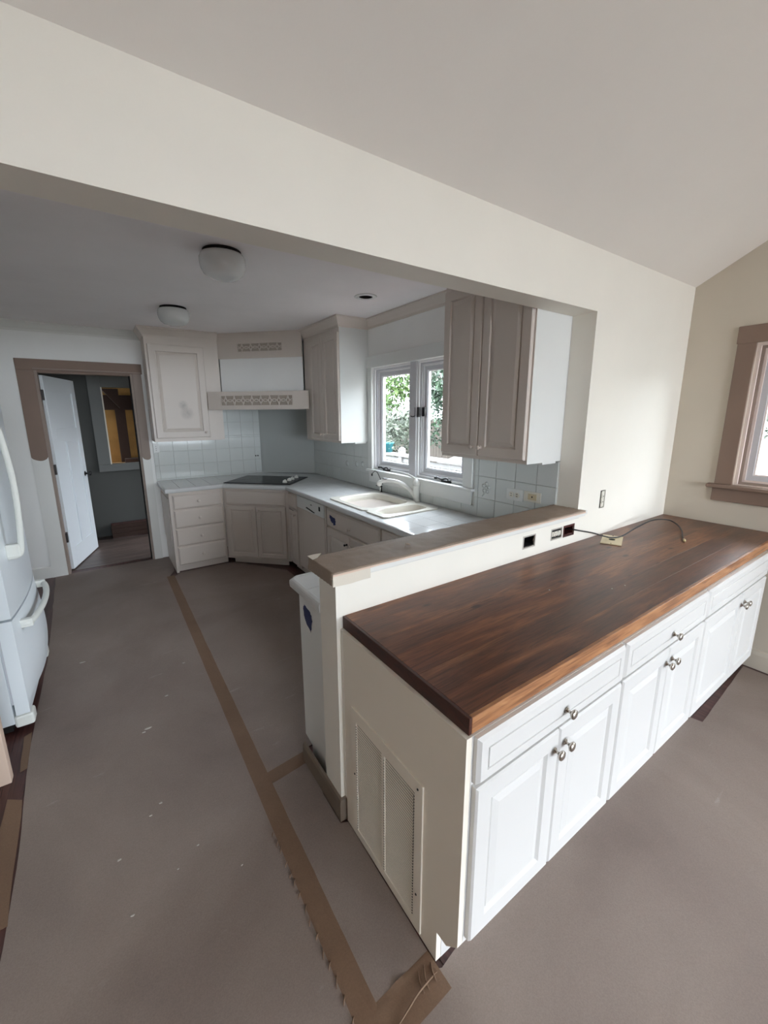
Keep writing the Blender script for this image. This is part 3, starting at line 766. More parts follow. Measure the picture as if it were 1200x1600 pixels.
# sink
sk = thing('sink', 'white drop-in double bowl sink under the window', 'sink', (1.24, 1.51, .911)); so = (-1.24, -1.51, -.911)
def bowl_cell(bm, x0, x1, y0, y1, bx0, bx1, by0, by1, depth, zt, pw=4.5):
    N = 48; cx, cy, a, b = (bx0+bx1)/2, (by0+by1)/2, (bx1-bx0)/2, (by1-by0)/2
    def ring(sx, sy, z):
        out = []
        for k in range(N):
            t = 2*math.pi*(k+.5)/N; c_, s_ = math.cos(t), math.sin(t)
            out.append(bm.verts.new((cx+a*sx*math.copysign(abs(c_)**(2/pw), c_), cy+b*sy*math.copysign(abs(s_)**(2/pw), s_), z)))
        return out
    outer = []
    for k in range(N):
        t = 2*math.pi*(k+.5)/N; c_, s_ = math.cos(t), math.sin(t)
        m = max(abs(c_), abs(s_)); outer.append(bm.verts.new((x0+(x1-x0)*(.5+.5*c_/m), y0+(y1-y0)*(.5+.5*s_/m), zt)))
    low = [bm.verts.new((v.co.x, v.co.y, .9105)) for v in outer]
    rings = [low, outer, ring(1.03, 1.03, zt+.001), ring(1, 1, zt-.004), ring(.965, .965, zt-.03), ring(.93, .93, zt-depth*.8), ring(.86, .86, zt-depth*.96), ring(.6, .6, zt-depth), ring(.08, .08, zt-depth-.004)]
    for p, q in zip(rings, rings[1:]):
        for k in range(N): bm.faces.new((p[k], p[(k+1) % N], q[(k+1) % N], q[k]))
    bm.faces.new(rings[-1])
bm = bmesh.new()
bowl_cell(bm, .975, 1.505, 1.335, 1.945, 1.02, 1.465, 1.365, 1.895, .18, .921)
bowl_cell(bm, .975, 1.505, 1.07, 1.335, 1.03, 1.45, 1.115, 1.305, .13, .921, 3.5)
obj('basin', bm, M['porcelain'], sk, loc=so, smooth=False)
for (x, y, z) in ((1.24, 1.63, .741), (1.24, 1.21, .791)):
    bm = bmesh.new(); lathe(bm, [(.04, 0), (.038, .003), (.02, .001)], 20, (x, y, z-.002)); obj('drain', bm, M['nickel'], sk, loc=so, smooth=True)

# faucet
fc = thing('faucet', 'white single-lever kitchen faucet with arched spout behind the sink', 'faucet', (1.535, 1.395, .911))
bm = bmesh.new(); lathe(bm, [(.032, 0), (.033, .006), (.026, .016), (.025, .06), (.029, .10), (.031, .135), (.030, .142)], 24)
obj('body', bm, M['faucet'], fc, smooth=True)
bm = bmesh.new(); lathe(bm, [(.031, .144), (.033, .156), (.031, .175), (.022, .192), (.008, .199), (.001, .2)], 24)
obj('cap', bm, M['faucet'], fc, smooth=True)
obj('lever', tube(bmesh.new(), smooth_path([(0, .0, .19), (-.01, .03, .205), (-.02, .075, .222), (-.025, .13, .228)], 5), [.012, .0115, .011, .0105, .010, .0095, .009, .0085, .008, .008, .0078, .0076, .0075, .0072, .006, .003][:16], 10), M['faucet'], fc, smooth=True)
sp_ = smooth_path([(-.005, .015, .03), (-.018, .035, .075), (-.045, .085, .125), (-.085, .155, .158), (-.13, .235, .165), (-.165, .300, .145), (-.172, .318, .115)], 6)
rr_ = [.018 + (.004*(i/len(sp_)) if i > len(sp_)*.7 else 0) for i in range(len(sp_))]
obj('spout', tube(bmesh.new(), sp_, [.017]*(len(sp_)-8)+[.018, .020, .021, .022, .023, .024, .024, .022], 14), M['faucet'], fc, smooth=True)
bm = B(-.155, -.128, .235, .285, .176, .182); obj('spray_button', bm, M['black'], fc)
sd = thing('soap_dispenser', 'small black and white pump standing behind the sink left of the faucet', 'dispenser', (1.53, 1.915, .911))
bm = bmesh.new(); lathe(bm, [(.014, 0), (.014, .004), (.009, .006), (.009, .05), (.012, .052), (.012, .062), (.002, .066)], 14); obj('pump_body', bm, M['black'], sd, smooth=True)
obj('clip', B(-.016, -.010, -.008, .008, .014, .05), M['faucet'], sd)
obj('nozzle', tube(bmesh.new(), [(0, 0, .058), (-.015, .03, .062), (-.02, .055, .060)], .005, 8), M['black'], sd, smooth=True)
wn = thing('wand', 'thin black wire leaning on the window sill behind the sink', 'wire', (1.535, 1.90, .99))
obj('wire', tube(bmesh.new(), [(0, -.005, .0), (-.008, .07, .105), (-.012, .11, .118), (-.02, .150, .085)], .0035, 6), M['black'], wn, smooth=True)
bm = bmesh.new(); lathe(bm, [(.002, -.018), (.008, -.012), (.008, .004), (.002, .01)], 10, (-.02, .15, .08)); obj('tip', bm, M['black'], wn, smooth=True)

# cooktop, set diagonally
ck = thing('cooktop', 'black glass cooktop set diagonally in the kitchen corner', 'cooktop', (.700, 3.090, .9112), R(-45))
obj('glass', B(-.385, .385, 0, .53, 0, .008), M['glassblack'], ck, bevel=.003)
obj('rim', slab('z', 0, .0065, -.389, .389, -.004, .534, holes=[(-.3855, .3855, -.0005, .5305)]), M['black'], ck)
for (a, b) in ((.285, .10), (.285, .22), (.285, .31), (.285, .43)):
    bm = bmesh.new(); lathe(bm, [(.026, .008), (.026, .012), (.022, .014), (.020, .030), (.003, .031)], 20, (a, b, 0))
    k_ = obj('control_knob', bm, M['handle_w'], ck, smooth=True)
    obj('grip', B(a-.006, a+.006, b-.020, b+.020, .029, .038), M['handle_w'], k_, bevel=.002)
for (a, b, r) in ((-.22, .14, .085), (.06, .14, .07), (-.2, .38, .07), (.07, .38, .095)):
    bm = bmesh.new(); lathe(bm, [(r, .0081), (r, .0085), (r-.003, .0085), (r-.003, .0081)], 40, (a, b, 0), cap=False); obj('burner_ring', bm, M['hinge'], ck)

# ---- kitchen base cabinets
def kbody(t, w_, d=.60, kick=.05, mt=None):
    mt = mt or M['kcab']
    obj('body', B(0, w_, .0, d, .065, .8675), mt, t)
    obj('toe_kick', B(0, w_, kick, kick+.015, 0, .0645), mt, t)
t = thing('drawer_cabinet', 'four-drawer base cabinet left of the cooktop corner', 'cabinet', (-.144+.022, 3.33, 0))
obj('body', B(-.012, .522, 0, .627, .065, .8675), M['kcab'], t)
obj('toe_kick', B(.0, .53, .045, .06, 0, .0645), M['kcab'], t)
obj('side_foot', B(-.012, .012, -.001, .62, 0, .0645), M['kcab'], t)
obj('side_panel', B(-.020, -.0125, .06, .60, .28, .80), M['kcab'], t, bevel=.002)
for (z0, z1) in ((.686, .838), (.486, .676), (.291, .476), (.080, .281)):
    drawer(t, .018, .505, z0, z1, 0, M['kcab'], groove=False, kn=(.262, (z0+z1)/2), km=M['kcab'])
t = thing('corner_cabinet', 'diagonal two-door base cabinet under the cooktop', 'cabinet', (.417, 3.311, 0), R(-45))
obj('body', prism(bmesh.new(), [(-.0195, 0), (.742, 0), (.60, .38), (.11, .38)], .065, .8675), M['kcab'], t)
obj('toe_kick', B(.03, .68, .05, .065, 0, .0645), M['kcab'], t)
drawer(t, .008, .702, .690, .842, 0, M['kcab'], groove=False, name='false_drawer')
door(t, .008, .357, .092, .676, 0, M['kcab'], b=.045, kn=(.325, .632), km=M['kcab'])
door(t, .361, .702, .092, .676, 0, M['kcab'], b=.045, kn=(.393, .632), km=M['kcab'])
t = thing('narrow_cabinet', 'narrow base cabinet between the corner cabinet and the dishwasher', 'cabinet', (.945, 2.782, 0), R(-90))
kbody(t, .250, .5, mt=M['kcab'])
drawer(t, .005, .225, .690, .842, 0, M['kcab'], groove=False)
door(t, .005, .225, .092, .676, 0, M['kcab'], b=.045, slope=.012, kn=(.19, .63), km=M['kcab'])
obj('blue_mark', B(.03, .15, -.0215, -.0205, .670, .6745), M['dark'], t)
dw = thing('dishwasher', 'white dishwasher between the narrow cabinet and the sink cabinet', 'dishwasher', (.945, 2.525, 0), R(-90))
obj('tub', B(.002, .598, .002, .56, .10, .866), M['kcab'], dw)
obj('door_panel', B(.005, .595, -.022, .001, .115, .735), M['kcab'], dw, bevel=.004)
cp_ = obj('control_panel', B(.005, .595, -.028, .001, .738, .858), M['kcabside'], dw, bevel=.006)
obj('latch_recess', prism(bmesh.new(), [(.22, .768), (.40, .748), (.42, .756), (.24, .779)], -.030, -.0275, 'y'), M['dark'], cp_)
obj('button', B(.50, .53, -.030, -.0275, .79, .83), M['dark'], cp_); obj('badge', B(.33, .355, -.030, -.0275, .812, .820), M['dark'], cp_)
obj('kick_plate', B(.005, .595, .04, .05, .0, .10), M['kcab'], dw)
sc_ = thing('sink_cabinet', 'base cabinet below the sink with a blue tape patch', 'cabinet', (.945, 1.92, 0), R(-90))
kbody(sc_, .86)
obj('stile', B(0, .022, -.022, -.0005, .065, .8675), M['kcab'], sc_)
drawer(sc_, .026, .852, .684, .842, 0, M['kcab'], groove=False, name='false_drawer', kn=(.43, .738), km=M['kcab'])
door(sc_, .026, .425, .092, .672, 0, M['kcab'], b=.06, kn=(.385, .60), km=M['black'], r=.010)
door(sc_, .430, .852, .092, .672, 0, M['kcab'], b=.06, kn=(.465, .60), km=M['kcab'])
sc2 = thing('base_cabinet', 'base cabinet beyond the bar ledge, nearest the half wall', 'cabinet', (.945, 1.055, 0), R(-90))
kbody(sc2, .60)
drawer(sc2, .008, .592, .684, .842, 0, M['kcab'], groove=False)
door(sc2, .008, .592, .092, .672, 0, M['kcab'], b=.06)
def blob_patch(name, pts, c, s, fn):
    return pts
def patch(label, axis, a, cu, cv, shape, s, t_=.0012):
    rj = random.Random(11); q = []
    for k in range(len(shape)):
        a_, b_ = shape[k], shape[(k+1) % len(shape)]
        for f in (0, .33, .66): q.append((a_[0]+(b_[0]-a_[0])*f+rj.uniform(-.07, .07), a_[1]+(b_[1]-a_[1])*f+rj.uniform(-.07, .07)))
    pts = [(cu+p[0]*s, cv+p[1]*s) for p in q]
    o = obj('painters_tape', prism(bmesh.new(), pts, a-t_, a, axis), M['bluetape']); tag(o, label, 'tape'); return o
patch('small ragged blue tape patch on the sink cabinet drawer front', 'x', .9245, 1.775, .755, [(-.6, -.45), (-.2, -.55), (-.05, -.3), (.35, -.25), (.55, .05), (.75, .15), (.65, .45), (.35, .55), (-.1, .35), (-.5, .4), (-.75, .0)], .075)

# peninsula cabinet on the kitchen side of the half wall
pc = thing('peninsula_cabinet', 'shallow white cabinet end on the kitchen side of the half wall', 'cabinet', (.03, .135, 0))
bm = prism(bmesh.new(), [(0, 0), (.205, 0), (.21, .075), (.285, .085), (.285, .8675), (0, .8675)], 0, .86, 'x')
obj('body', bm, M['kcabside'], pc, bevel=.002)
patch('large ragged blue tape patch on the peninsula cabinet end', 'x', .0295, .325, .770, [(.72, .55), (.9, .35), (.85, -.1), (.6, -.6), (.25, -.95), (-.35, -1.25), (-.5, -1.3), (-.55, -.85), (-.75, -.35), (-.7, .1), (-.4, .45), (.1, .6), (.45, .62), (.6, .68)], .055)

# ---- backsplash tiles, each a child of its wall
def tiles(parent, axis, a, th, us, vs, holes, m=M['tile'], gap=.0014):
    for u0, u1 in zip(us, us[1:]):
        for v0, v1 in zip(vs, vs[1:]):
            hs = [h for h in holes if h[0] < u1-gap and h[1] > u0+gap and h[2] < v1-gap and h[3] > v0+gap]
            U0, U1, V0, V1 = u0+gap, u1-gap, v0+gap, v1-gap
            if any(h[0] <= U0 and h[1] >= U1 and h[2] <= V0 and h[3] >= V1 for h in hs): continue
            hh = [(max(h[0], U0), min(h[1], U1), max(h[2], V0), min(h[3], V1)) for h in hs]
            o = obj('tile', slab(axis, a-th, a, U0, U1, V0, V1, holes=hh), m, parent)
            if not hs:
                b = o.modifiers.new('b', 'BEVEL'); b.width = .002; b.segments = 1; b.limit_method = 'ANGLE'
def seq(start, step, lo, hi):
    k = math.ceil((lo-start)/step+.15); out = [lo]
    while start+k*step < hi-.02: out.append(start+k*step); k += 1
    return out + [hi]
structure('backsplash_bed', slab('x', XK-.004, XK-.0002, T, 3.436, .912, 1.368, holes=[(.79, 2.19, .99, 1.5)]), M['grout'], 'grout bed behind the window wall tiles')
tiles(wkr, 'x', XK-.004, .006, seq(.745, .157, T+.001, 3.436), [.912, 1.054, 1.211, 1.368], [(.775, 2.195, .983, 1.5)])
structure('backsplash_bed', B(-.166, 1.054, YB-.004, YB-.0002, .912, 1.71), M['grout'], 'grout bed behind the far wall tiles')
tiles(wkb, 'y', YB-.004, .006, seq(.506, .157, -.166, 1.054), [.912, .932, 1.085, 1.240, 1.372], [])
tiles(wkb, 'y', YB-.004, .006, seq(.506, .157, .40, 1.054), [1.372, 1.397, 1.555, 1.71], [])
# relief tile with leaf ornament
bm = bmesh.new()
for k in range(5):
    a = k*2*math.pi/5+.4
    lathe(bm, [(.002, 0), (.014, -.002), (.008, -.006), (.001, -.007)], 8, (XK-.010, .668+.026*math.cos(a), 1.135+.03*math.sin(a)), 'x')
lathe(bm, [(.013, 0), (.008, -.006), (.001, -.007)], 10, (XK-.010, .668, 1.135), 'x')
tube(bm, [(XK-.011, .70, 1.07), (XK-.012, .68, 1.095), (XK-.012, .668, 1.12)], .004, 6)
obj('relief_ornament', bm, M['tile'], wkr, smooth=True, label='moulded flower on one tile')
for yy in (2.42, 2.62, 2.30):
    bm = bmesh.new(); lathe(bm, [(.004, 0), (.030, -.001), (.018, -.005), (.001, -.006)], 10, (XK-.010, yy, 1.13+.01*math.sin(yy*9)), 'x')
    obj('relief_ornament', bm, M['tile'], wkr, smooth=True)
# outlets on the backsplash
kx = XK-.0102
t = thing('duplex_outlet', 'white duplex outlet in the backsplash right of the window', 'outlet', (kx, .426, 1.124)); off = (-kx, -.426, -1.124)
obj('wall_plate', B(kx-.005, kx, .362, .490, 1.086, 1.163), M['kcabside'], t, loc=off, bevel=.002); duplex(t, 'x', off, .376, .476, 1.094, 1.155, kx-.005)
t = thing('jack_plate', 'beige plate with a single jack beside the white outlet', 'wall plate', (kx, .293, 1.133)); off = (-kx, -.293, -1.133)
obj('wall_plate', B(kx-.004, kx, .232, .356, 1.098, 1.163), M['outlet'], t, loc=off, bevel=.002)
pm = obj('insert', B(kx-.007, kx-.004, .262, .322, 1.112, 1.150), M['beige'], t, loc=off); obj('jack', B(kx-.008, kx-.0071, .288, .296, 1.127, 1.136), M['dark'], pm)
t = thing('wall_switch', 'small white switch plate at the left end of the far backsplash', 'switch', (-.133, YB-.010, 1.285)); off = (.133, -YB+.010, -1.285)
obj('wall_plate', B(-.164, -.104, YB-.016, YB-.0102, 1.232, 1.335), M['kcabside'], t, loc=off, bevel=.002)
for zz in (1.262, 1.283, 1.305): 
    bm = bmesh.new(); lathe(bm, [(.004, 0), (.003, -.002)], 8, (-.134, YB-.016, zz), 'y'); obj('screw', bm, M['hinge'], t, loc=off)
t = thing('wall_hook', 'tiny dark double hook on the tiles left of the corner panel', 'hook', (1.0, YB-.0102, 1.13)); off = (-1.0, -YB+.0102, -1.13)
for xx in (.985, 1.012):
    bm = bmesh.new(); lathe(bm, [(.009, 0), (.008, -.006), (.002, -.012)], 10, (xx, YB-.0104, 1.13), 'y'); obj('hook', bm, M['hinge'], t, loc=off)

# ================================================================== wall cabinets
CR = [(0, -.09), (.006, -.09), (.010, -.075), (.024, -.055), (.040, -.03), (.048, -.018), (.055, -.014), (.055, 0), (0, 0)]
def uknob(parent, x, z, y, m): knob(parent, x, z, y, m, .014)
t = thing('wall_cabinet', 'single-door wall cabinet right of the doorway, with a smudged door', 'cabinet', (-.163, 3.645, 1.374))
obj('body', B(0, .71, .002, YB-3.645-.001, 0, 1.136), M['kcab'], t)
obj('face_frame', B(-.004, .705, -.016, .0015, 0, 1.136), M['kcab'], t)
d = door(t, .018, .550, .032, .978, -.0165, M['kcab'], b=.065, t=.018, kn=(.505, .085), km=M['kcab'], r=.013)
sm_ = mat('smudged_cabinet_paint', (212, 202, 193), .4); nt = NT(sm_); v_ = nt.coord()
def spot(cx, cz, r):
    sb = nt.add('ShaderNodeVectorMath', operation='DISTANCE'); sb.inputs[1].default_value = (cx, -.035, cz); nt.link(v_, sb.inputs[0])
    mr_ = nt.add('ShaderNodeMapRange'); mr_.inputs['From Min'].default_value = 0; mr_.inputs['From Max'].default_value = r; mr_.inputs['To Min'].default_value = 1; mr_.inputs['To Max'].default_value = 0
    nt.link(sb.outputs['Value'], mr_.inputs[0]); return mr_.outputs[0]
ad = nt.add('ShaderNodeMath', operation='ADD'); nt.link(spot(.30, .375, .055), ad.inputs[0]); nt.link(spot(.33, .29, .075), ad.inputs[1])
ml = nt.add('ShaderNodeMath', operation='MULTIPLY'); nt.link(ad.outputs[0], ml.inputs[0]); nt.link(nt.noise(v_, 26, 4), ml.inputs[1])
nt.link(nt.mix(ml.outputs[0], lin((212, 202, 193)), lin((120, 114, 108))), nt.b.inputs['Base Color'])
for ch in d.children:
    if ch.name.startswith('panel'): ch.data.materials[0] = sm_
bm = bmesh.new(); sweep(bm, [(-.0045, .31), (-.0045, -.0165), (.700, -.0165)], CR, 1.1365, side=-1)
obj('crown', bm, M['kcab'], t)
obj('light_rail', B(.01, .70, .10, .30, -.012, 0), M['kcab'], t)
# diagonal bridge: panel, upper board with pierced ornament
dg = thing('corner_bridge', 'recessed white panel and fretwork board across the corner above the hood', 'panel', (.548, 3.632, 1.70), R(-45))
DW_ = .963
obj('back_panel', B(0, DW_, .012, .03, .0, .81), M['kwall'], dg)
V0, V1, U0, U1 = .615, .695, .235, .745
def fret(parent, u0, u1, v0, v1, y0, y1, n, m, back):
    """interlaced circles between two rails, with a recess behind"""
    bm = bmesh.new(); h = v1-v0; r = h/2; step = (u1-u0)/n; hw_ = .006
    for i in range(n+1):
        for (cv, a0, a1) in ((v0, 0, math.pi), (v1, math.pi, 2*math.pi)):
            pts = []
            for k in range(13):
                a = a0+(a1-a0)*k/12; u = u0+i*step+step*.62*math.cos(a)*.8; v = cv+h*.62*math.sin(a)
                if u0-.002 <= u <= u1+.002 and v0 <= v <= v1: pts.append((u, (y0+y1)/2, v))
            if len(pts) > 2: tube(bm, pts, .0065, 6)
    o = obj('fretwork', bm, m, parent, smooth=True)
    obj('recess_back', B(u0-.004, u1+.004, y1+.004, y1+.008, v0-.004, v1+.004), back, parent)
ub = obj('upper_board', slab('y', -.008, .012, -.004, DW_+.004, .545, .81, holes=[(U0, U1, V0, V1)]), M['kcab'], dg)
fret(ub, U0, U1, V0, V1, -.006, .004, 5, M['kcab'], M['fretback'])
# hood fascia board
hd = thing('range_hood', 'wide beige hood fascia with fretwork over the cooktop', 'range hood', (.385, 3.580, 1.70), R(-45))
HL = 1.152
fb = obj('fascia', slab('y', 0, .02, 0, HL, 0, .19, holes=[(.155, .975, .045, .145)]), M['kcab'], hd)
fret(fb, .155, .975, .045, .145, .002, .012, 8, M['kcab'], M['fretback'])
obj('hood_shell', prism(bmesh.new(), [(.08, .024), (1.07, .024), (.90, .40), (.26, .40)], .012, .17), M['kcabside'], hd)
obj('filter', B(.2, .95, .06, .30, .004, .0118), M['dark'], hd)
obj('end_return', B(-.0, .012, .0205, .05, 0, .19), M['kcab'], hd)

def wall_cab_right(label, ya, yb, doors, top, knobs, corn):
    """cabinet on the window wall; ya = left end seen from the kitchen (larger y)"""
    t = thing('wall_cabinet', label, 'cabinet', (1.262, ya, 1.374), R(-90)); w_ = ya-yb
    obj('body', B(0, w_, .002, XK-1.262-.001, 0, 1.136), M['kcabside'], t)
    obj('face_frame', B(0, w_, -.0, .0018, 0, 1.136), M['kcab'], t)
    for (a, b, kx_) in doors: door(t, a, b, .022, top, -.0005, M['kcab'], b=.055, kn=(kx_, .075), km=M['kcab'], r=.013)
    bm = bmesh.new(); sweep(bm, corn, CR, 1.1365, side=-1); obj('crown', bm, M['kcab'], t)
    obj('light_rail', B(.02, w_-.012, .16, .29, -.014, 0), M['kcabside'], t)
    return t
w1 = 2.962-2.193
wall_cab_right('two-door wall cabinet left of the sink window', 2.962, 2.193, [(.155, .444, .415), (.448, .762, .478)], 1.005, None, [(0, -.0005), (w1+.0005, -.0005), (w1+.0005, .31)])
w2 = .800-.135
wall_cab_right('tall-looking two-door wall cabinet hanging right of the window', .800, .135, [(.006, .322, .292), (.326, .655, .352)], 1.005, None, [(-.0005, .31), (-.0005, -.0005), (w2-.002, -.0005)])

# ================================================================== ceiling lights
for (x, y, lab) in ((.02, 1.235, 'opal glass ceiling light nearer the wide header'), (-.02, 2.665, 'opal glass ceiling light near the far wall cabinets')):
    t = thing('ceiling_light', lab, 'ceiling light', (x, y, ZK))
    bm = bmesh.new(); lathe(bm, [(.100, -.0005), (.102, -.012), (.095, -.016)], 32); obj('fitter', bm, M['dark'], t, smooth=False)
    bm = bmesh.new(); lathe(bm, [(.095, -.016), (.112, -.020), (.119, -.035), (.120, -.060), (.116, -.085), (.104, -.110), (.082, -.128), (.05, -.138), (.015, -.142), (.001, -.142)], 36)
    obj('glass_dome', bm, M['dome'], t, smooth=True)
t = thing('recessed_light', 'round recessed downlight in the kitchen ceiling near the window', 'recessed light', (CAN[0], CAN[1], ZK))
bm = bmesh.new(); lathe(bm, [(.052, -.0005), (.084, -.0005), (.086, -.004), (.078, -.008), (.056, -.009), (.052, -.004)], 36, cap=False)
bm.faces.new([v for v in bm.verts[-36:]]) if False else None
obj('trim_ring', bm, M['kcabside'], t, smooth=True)
bm = bmesh.new(); lathe(bm, [(.052, -.001), (.051, .05), (.040, .10), (.001, .10)], 30, cap=False); obj('can', bm, M['dark'], t, smooth=True)
bm = bmesh.new(); lathe(bm, [(.030, .085), (.034, .05), (.030, .036), (.015, .03), (.001, .029)], 20, cap=False); obj('bulb', bm, M['dome'], t, smooth=True)

# ================================================================== refrigerator
fr = thing('refrigerator', 'white refrigerator with a bowed bottom freezer drawer', 'refrigerator', (-1.53, 1.785, 0)); fo = (1.53, -1.785, 0)
FY0, FY1, FX = 1.37, 2.20, -1.13
obj('case', B(-1.88, -1.198, FY0+.005, FY1-.005, .055, 1.72), M['fridge'], fr, loc=fo, bevel=.004)
obj('gasket', B(-1.198, -1.188, FY0+.02, FY1-.02, .16, 1.71), M['vinyl_g'], fr, loc=fo)
obj('base_grille', B(-1.88, -1.215, FY0+.03, FY1-.03, .004, .055), M['dark'], fr, loc=fo)
def bowed(y0, y1, z0, z1, ampf, name, nz=14, ny=18):
    bm = bmesh.new(); G = {}
    for i in range(ny+1):
        y = y0+(y1-y0)*i/ny; s = (y-FY0)/(FY1-FY0); sh = 1-(2*s-1)**2
        for j in range(nz+1):
            z = z0+(z1-z0)*j/nz; G[i, j] = bm.verts.new((FX+ampf(z)*sh, y, z))
    for i in range(ny):
        for j in range(nz): bm.faces.new((G[i, j], G[i+1, j], G[i+1, j+1], G[i, j+1]))
    bk = {}
    for i in (0, ny):
        for j in (0, nz): bk[i, j] = bm.verts.new((-1.187, y0 if i == 0 else y1, z0 if j == 0 else z1))
    bm.faces.new([G[i, 0] for i in range(ny+1)] + [bk[ny, 0], bk[0, 0]])
    bm.faces.new([G[i, nz] for i in range(ny+1)] + [bk[ny, nz], bk[0, nz]])
    bm.faces.new([G[0, j] for j in range(nz+1)] + [bk[0, nz], bk[0, 0]])
    bm.faces.new([G[ny, j] for j in range(nz+1)] + [bk[ny, nz], bk[ny, 0]])
    bm.faces.new((bk[0, 0], bk[ny, 0], bk[ny, nz], bk[0, nz]))
    return obj(name, bm, M['fridge'], fr, loc=fo)
ym = (FY0+FY1)/2
bowed(FY0, FY1, .645, 1.745, lambda z: .028, 'upper_door')
bowed(FY0, FY1, .105, .632, lambda z: .028+.040*math.sin(math.pi*min(1, max(0, (.632-z)/.527)))**1.0 - (.02 if z < .15 else 0), 'freezer_drawer')
yy = FY0+.13
p = smooth_path([(-1.118, yy, .93), (-1.068, yy, .94), (-1.054, yy, 1.02), (-1.044, yy, 1.16), (-1.040, yy, 1.30), (-1.046, yy, 1.45), (-1.064, yy, 1.60), (-1.118, yy, 1.62)], 6)
h = obj('door_handle', tube(bmesh.new(), p, .014, 12), M['handle_w'], fr, loc=fo, smooth=True)
for zz in (.965, 1.60): obj('handle_mount', B(-1.119, -1.060, yy-.02, yy+.02, zz-.035, zz+.035), M['handle_w'], h, bevel=.006)
p = smooth_path([(-1.112, FY0+.10, .565), (-1.072, FY0+.11, .568), (-1.045, FY0+.25, .572), (-1.036, ym, .574), (-1.045, FY1-.25, .572), (-1.072, FY1-.11, .568), (-1.112, FY1-.10, .565)], 6)
h = obj('drawer_handle', tube(bmesh.new(), p, .016, 12), M['handle_w'], fr, loc=fo, smooth=True)
for yy in (FY0+.105, FY1-.105): obj('handle_mount', B(-1.12, -1.062, yy-.018, yy+.018, .545, .590), M['handle_w'], h, bevel=.006)
for yy in (FY0+.02, FY1-.08): obj('foot', B(-1.20, -1.118, yy-.02, yy+.06, .03, .098), M['handle_w'], fr, loc=fo, bevel=.012)
for yy in (FY0+.06, FY1-.06):
    bm = bmesh.new(); lathe(bm, [(.018, -.002), (.018, .056)], 12, (-1.25, yy, 0)); obj('levelling_foot', bm, M['dark'], fr, loc=fo)

# enclosure side board in front of the refrigerator
es = thing('enclosure_board', 'pinkish white trimmed side board standing in front of the refrigerator', 'board', (-1.5, 1.03, 0)); eo = (1.5, -1.03, 0)
obj('side_board', B(-1.94, -1.185, 1.02, 1.045, .0, 2.1), M['trim'], es, loc=eo)
obj('edge_casing', B(-1.262, -1.172, 1.000, 1.0195, .0, 2.1), M['tapepink'], es, loc=eo, bevel=.004)
obj('edge_casing', B(-1.1845, -1.172, 1.0198, 1.047, .0, 2.1), M['tapepink'], es, loc=eo, bevel=.004)

# ================================================================== builders paper on the floor
def sheet(name, pts, z, th, m, label, cat, seed=0, sub=26, amp=.003):
    rnd = random.Random(seed); out = []
    for i in range(len(pts)):
        a, b = Vector(pts[i]), Vector(pts[(i+1) % len(pts)]); L_ = (b-a).length; n = max(1, int(L_/.09))
        nn = Vector((-(b-a).y, (b-a).x)).normalized()
        for k in range(n):
            p = a+(b-a)*k/n
            if k: p = p + nn*rnd.uniform(-amp, amp)
            out.append((p.x, p.y))
    o = obj(name, prism(bmesh.new(), out, z, z+th), m); tag(o, label, cat); return o
sheet('floor_paper', [(-1.09, -2.2), (-.205, -2.2), (-.205, 3.30), (-.15, 3.42), (-.10, 3.95), (-1.20, 3.97), (-1.13, 2.2), (-1.13, 1.2), (-1.10, .6)], .0004, .0012, M['paper'], 'grey builders paper covering the kitchen walkway floor on the left', 'floor paper', 1)
sheet('floor_paper', [(-.2045, .345), (.03, .345), (.03, .42), (.86, .42), (.86, 2.75), (.45, 3.33), (-.10, 3.33), (-.2045, 3.2)], .0004, .0012, M['paper'], 'grey builders paper inside the kitchen, right of the long tape line', 'floor paper', 2)
sheet('floor_paper', [(-.2045, -.572), (.010, -.572), (.012, -.03), (-.016, -.018), (-.016, .148), (.026, .165), (.026, .3445), (-.2045, .3445)], .0004, .0012, M['paper'], 'narrow grey paper strip beside the grille end of the cabinets', 'floor paper', 3)
sheet('floor_paper', [(-.2045, -2.2), (2.70, -2.2), (2.70, -.60), (1.88, -.640), (1.86, -.57), (.12, -.568), (.020, -.583), (.0, -.573), (-.2045, -.573)], .0004, .0012, M['paper'], 'grey builders paper on the floor before the white cabinets', 'floor paper', 4, amp=.0015)
def tape_strip(p0, p1, wd, label, seed, nm='paper_tape', m='ptape', h=.0018, bump=.0025, edge=.6):
    a, b = Vector(p0), Vector(p1); d = (b-a); L_ = d.length; d.normalize(); q = Vector((-d.y, d.x)); n = int(L_/.02); k = 8; bm = bmesh.new(); G = {}
    for i in range(n+1):
        for j in range(k+1):
            s = j/k; p = a+d*(L_*i/n)+q*wd*(s-.5)
            p = p + q*(.002*noise.noise(Vector((i*.11, seed, s*2))))
            e = max(0, s-.62) if True else 0
            z = h + bump*max(0, noise.noise(Vector((i*.35+s*3, s*4, seed))))*(s**2)*2.2
            if j in (0, k): z = min(z, h+.0004) if j == 0 else z
            G[i, j] = bm.verts.new((p.x, p.y, z))
    for i in range(n):
        for j in range(k): bm.faces.new((G[i, j], G[i+1, j], G[i+1, j+1], G[i, j+1]))
    o = obj(nm, bm, M[m], smooth=True); tag(o, label, 'tape'); return o
tape_strip((-.205, 3.28), (-.232, -2.1), .072, 'long brown tape seam running from the doorway side to the near floor', 3, bump=.002)
tape_strip((.015, .372), (-.19, .352), .07, 'short brown tape branching off towards the half wall foot', 9)
tape_strip((-.20, -.585), (.012, -.580), .105, 'crumpled brown tape across the floor at the cabinet corner', 14, bump=.004)
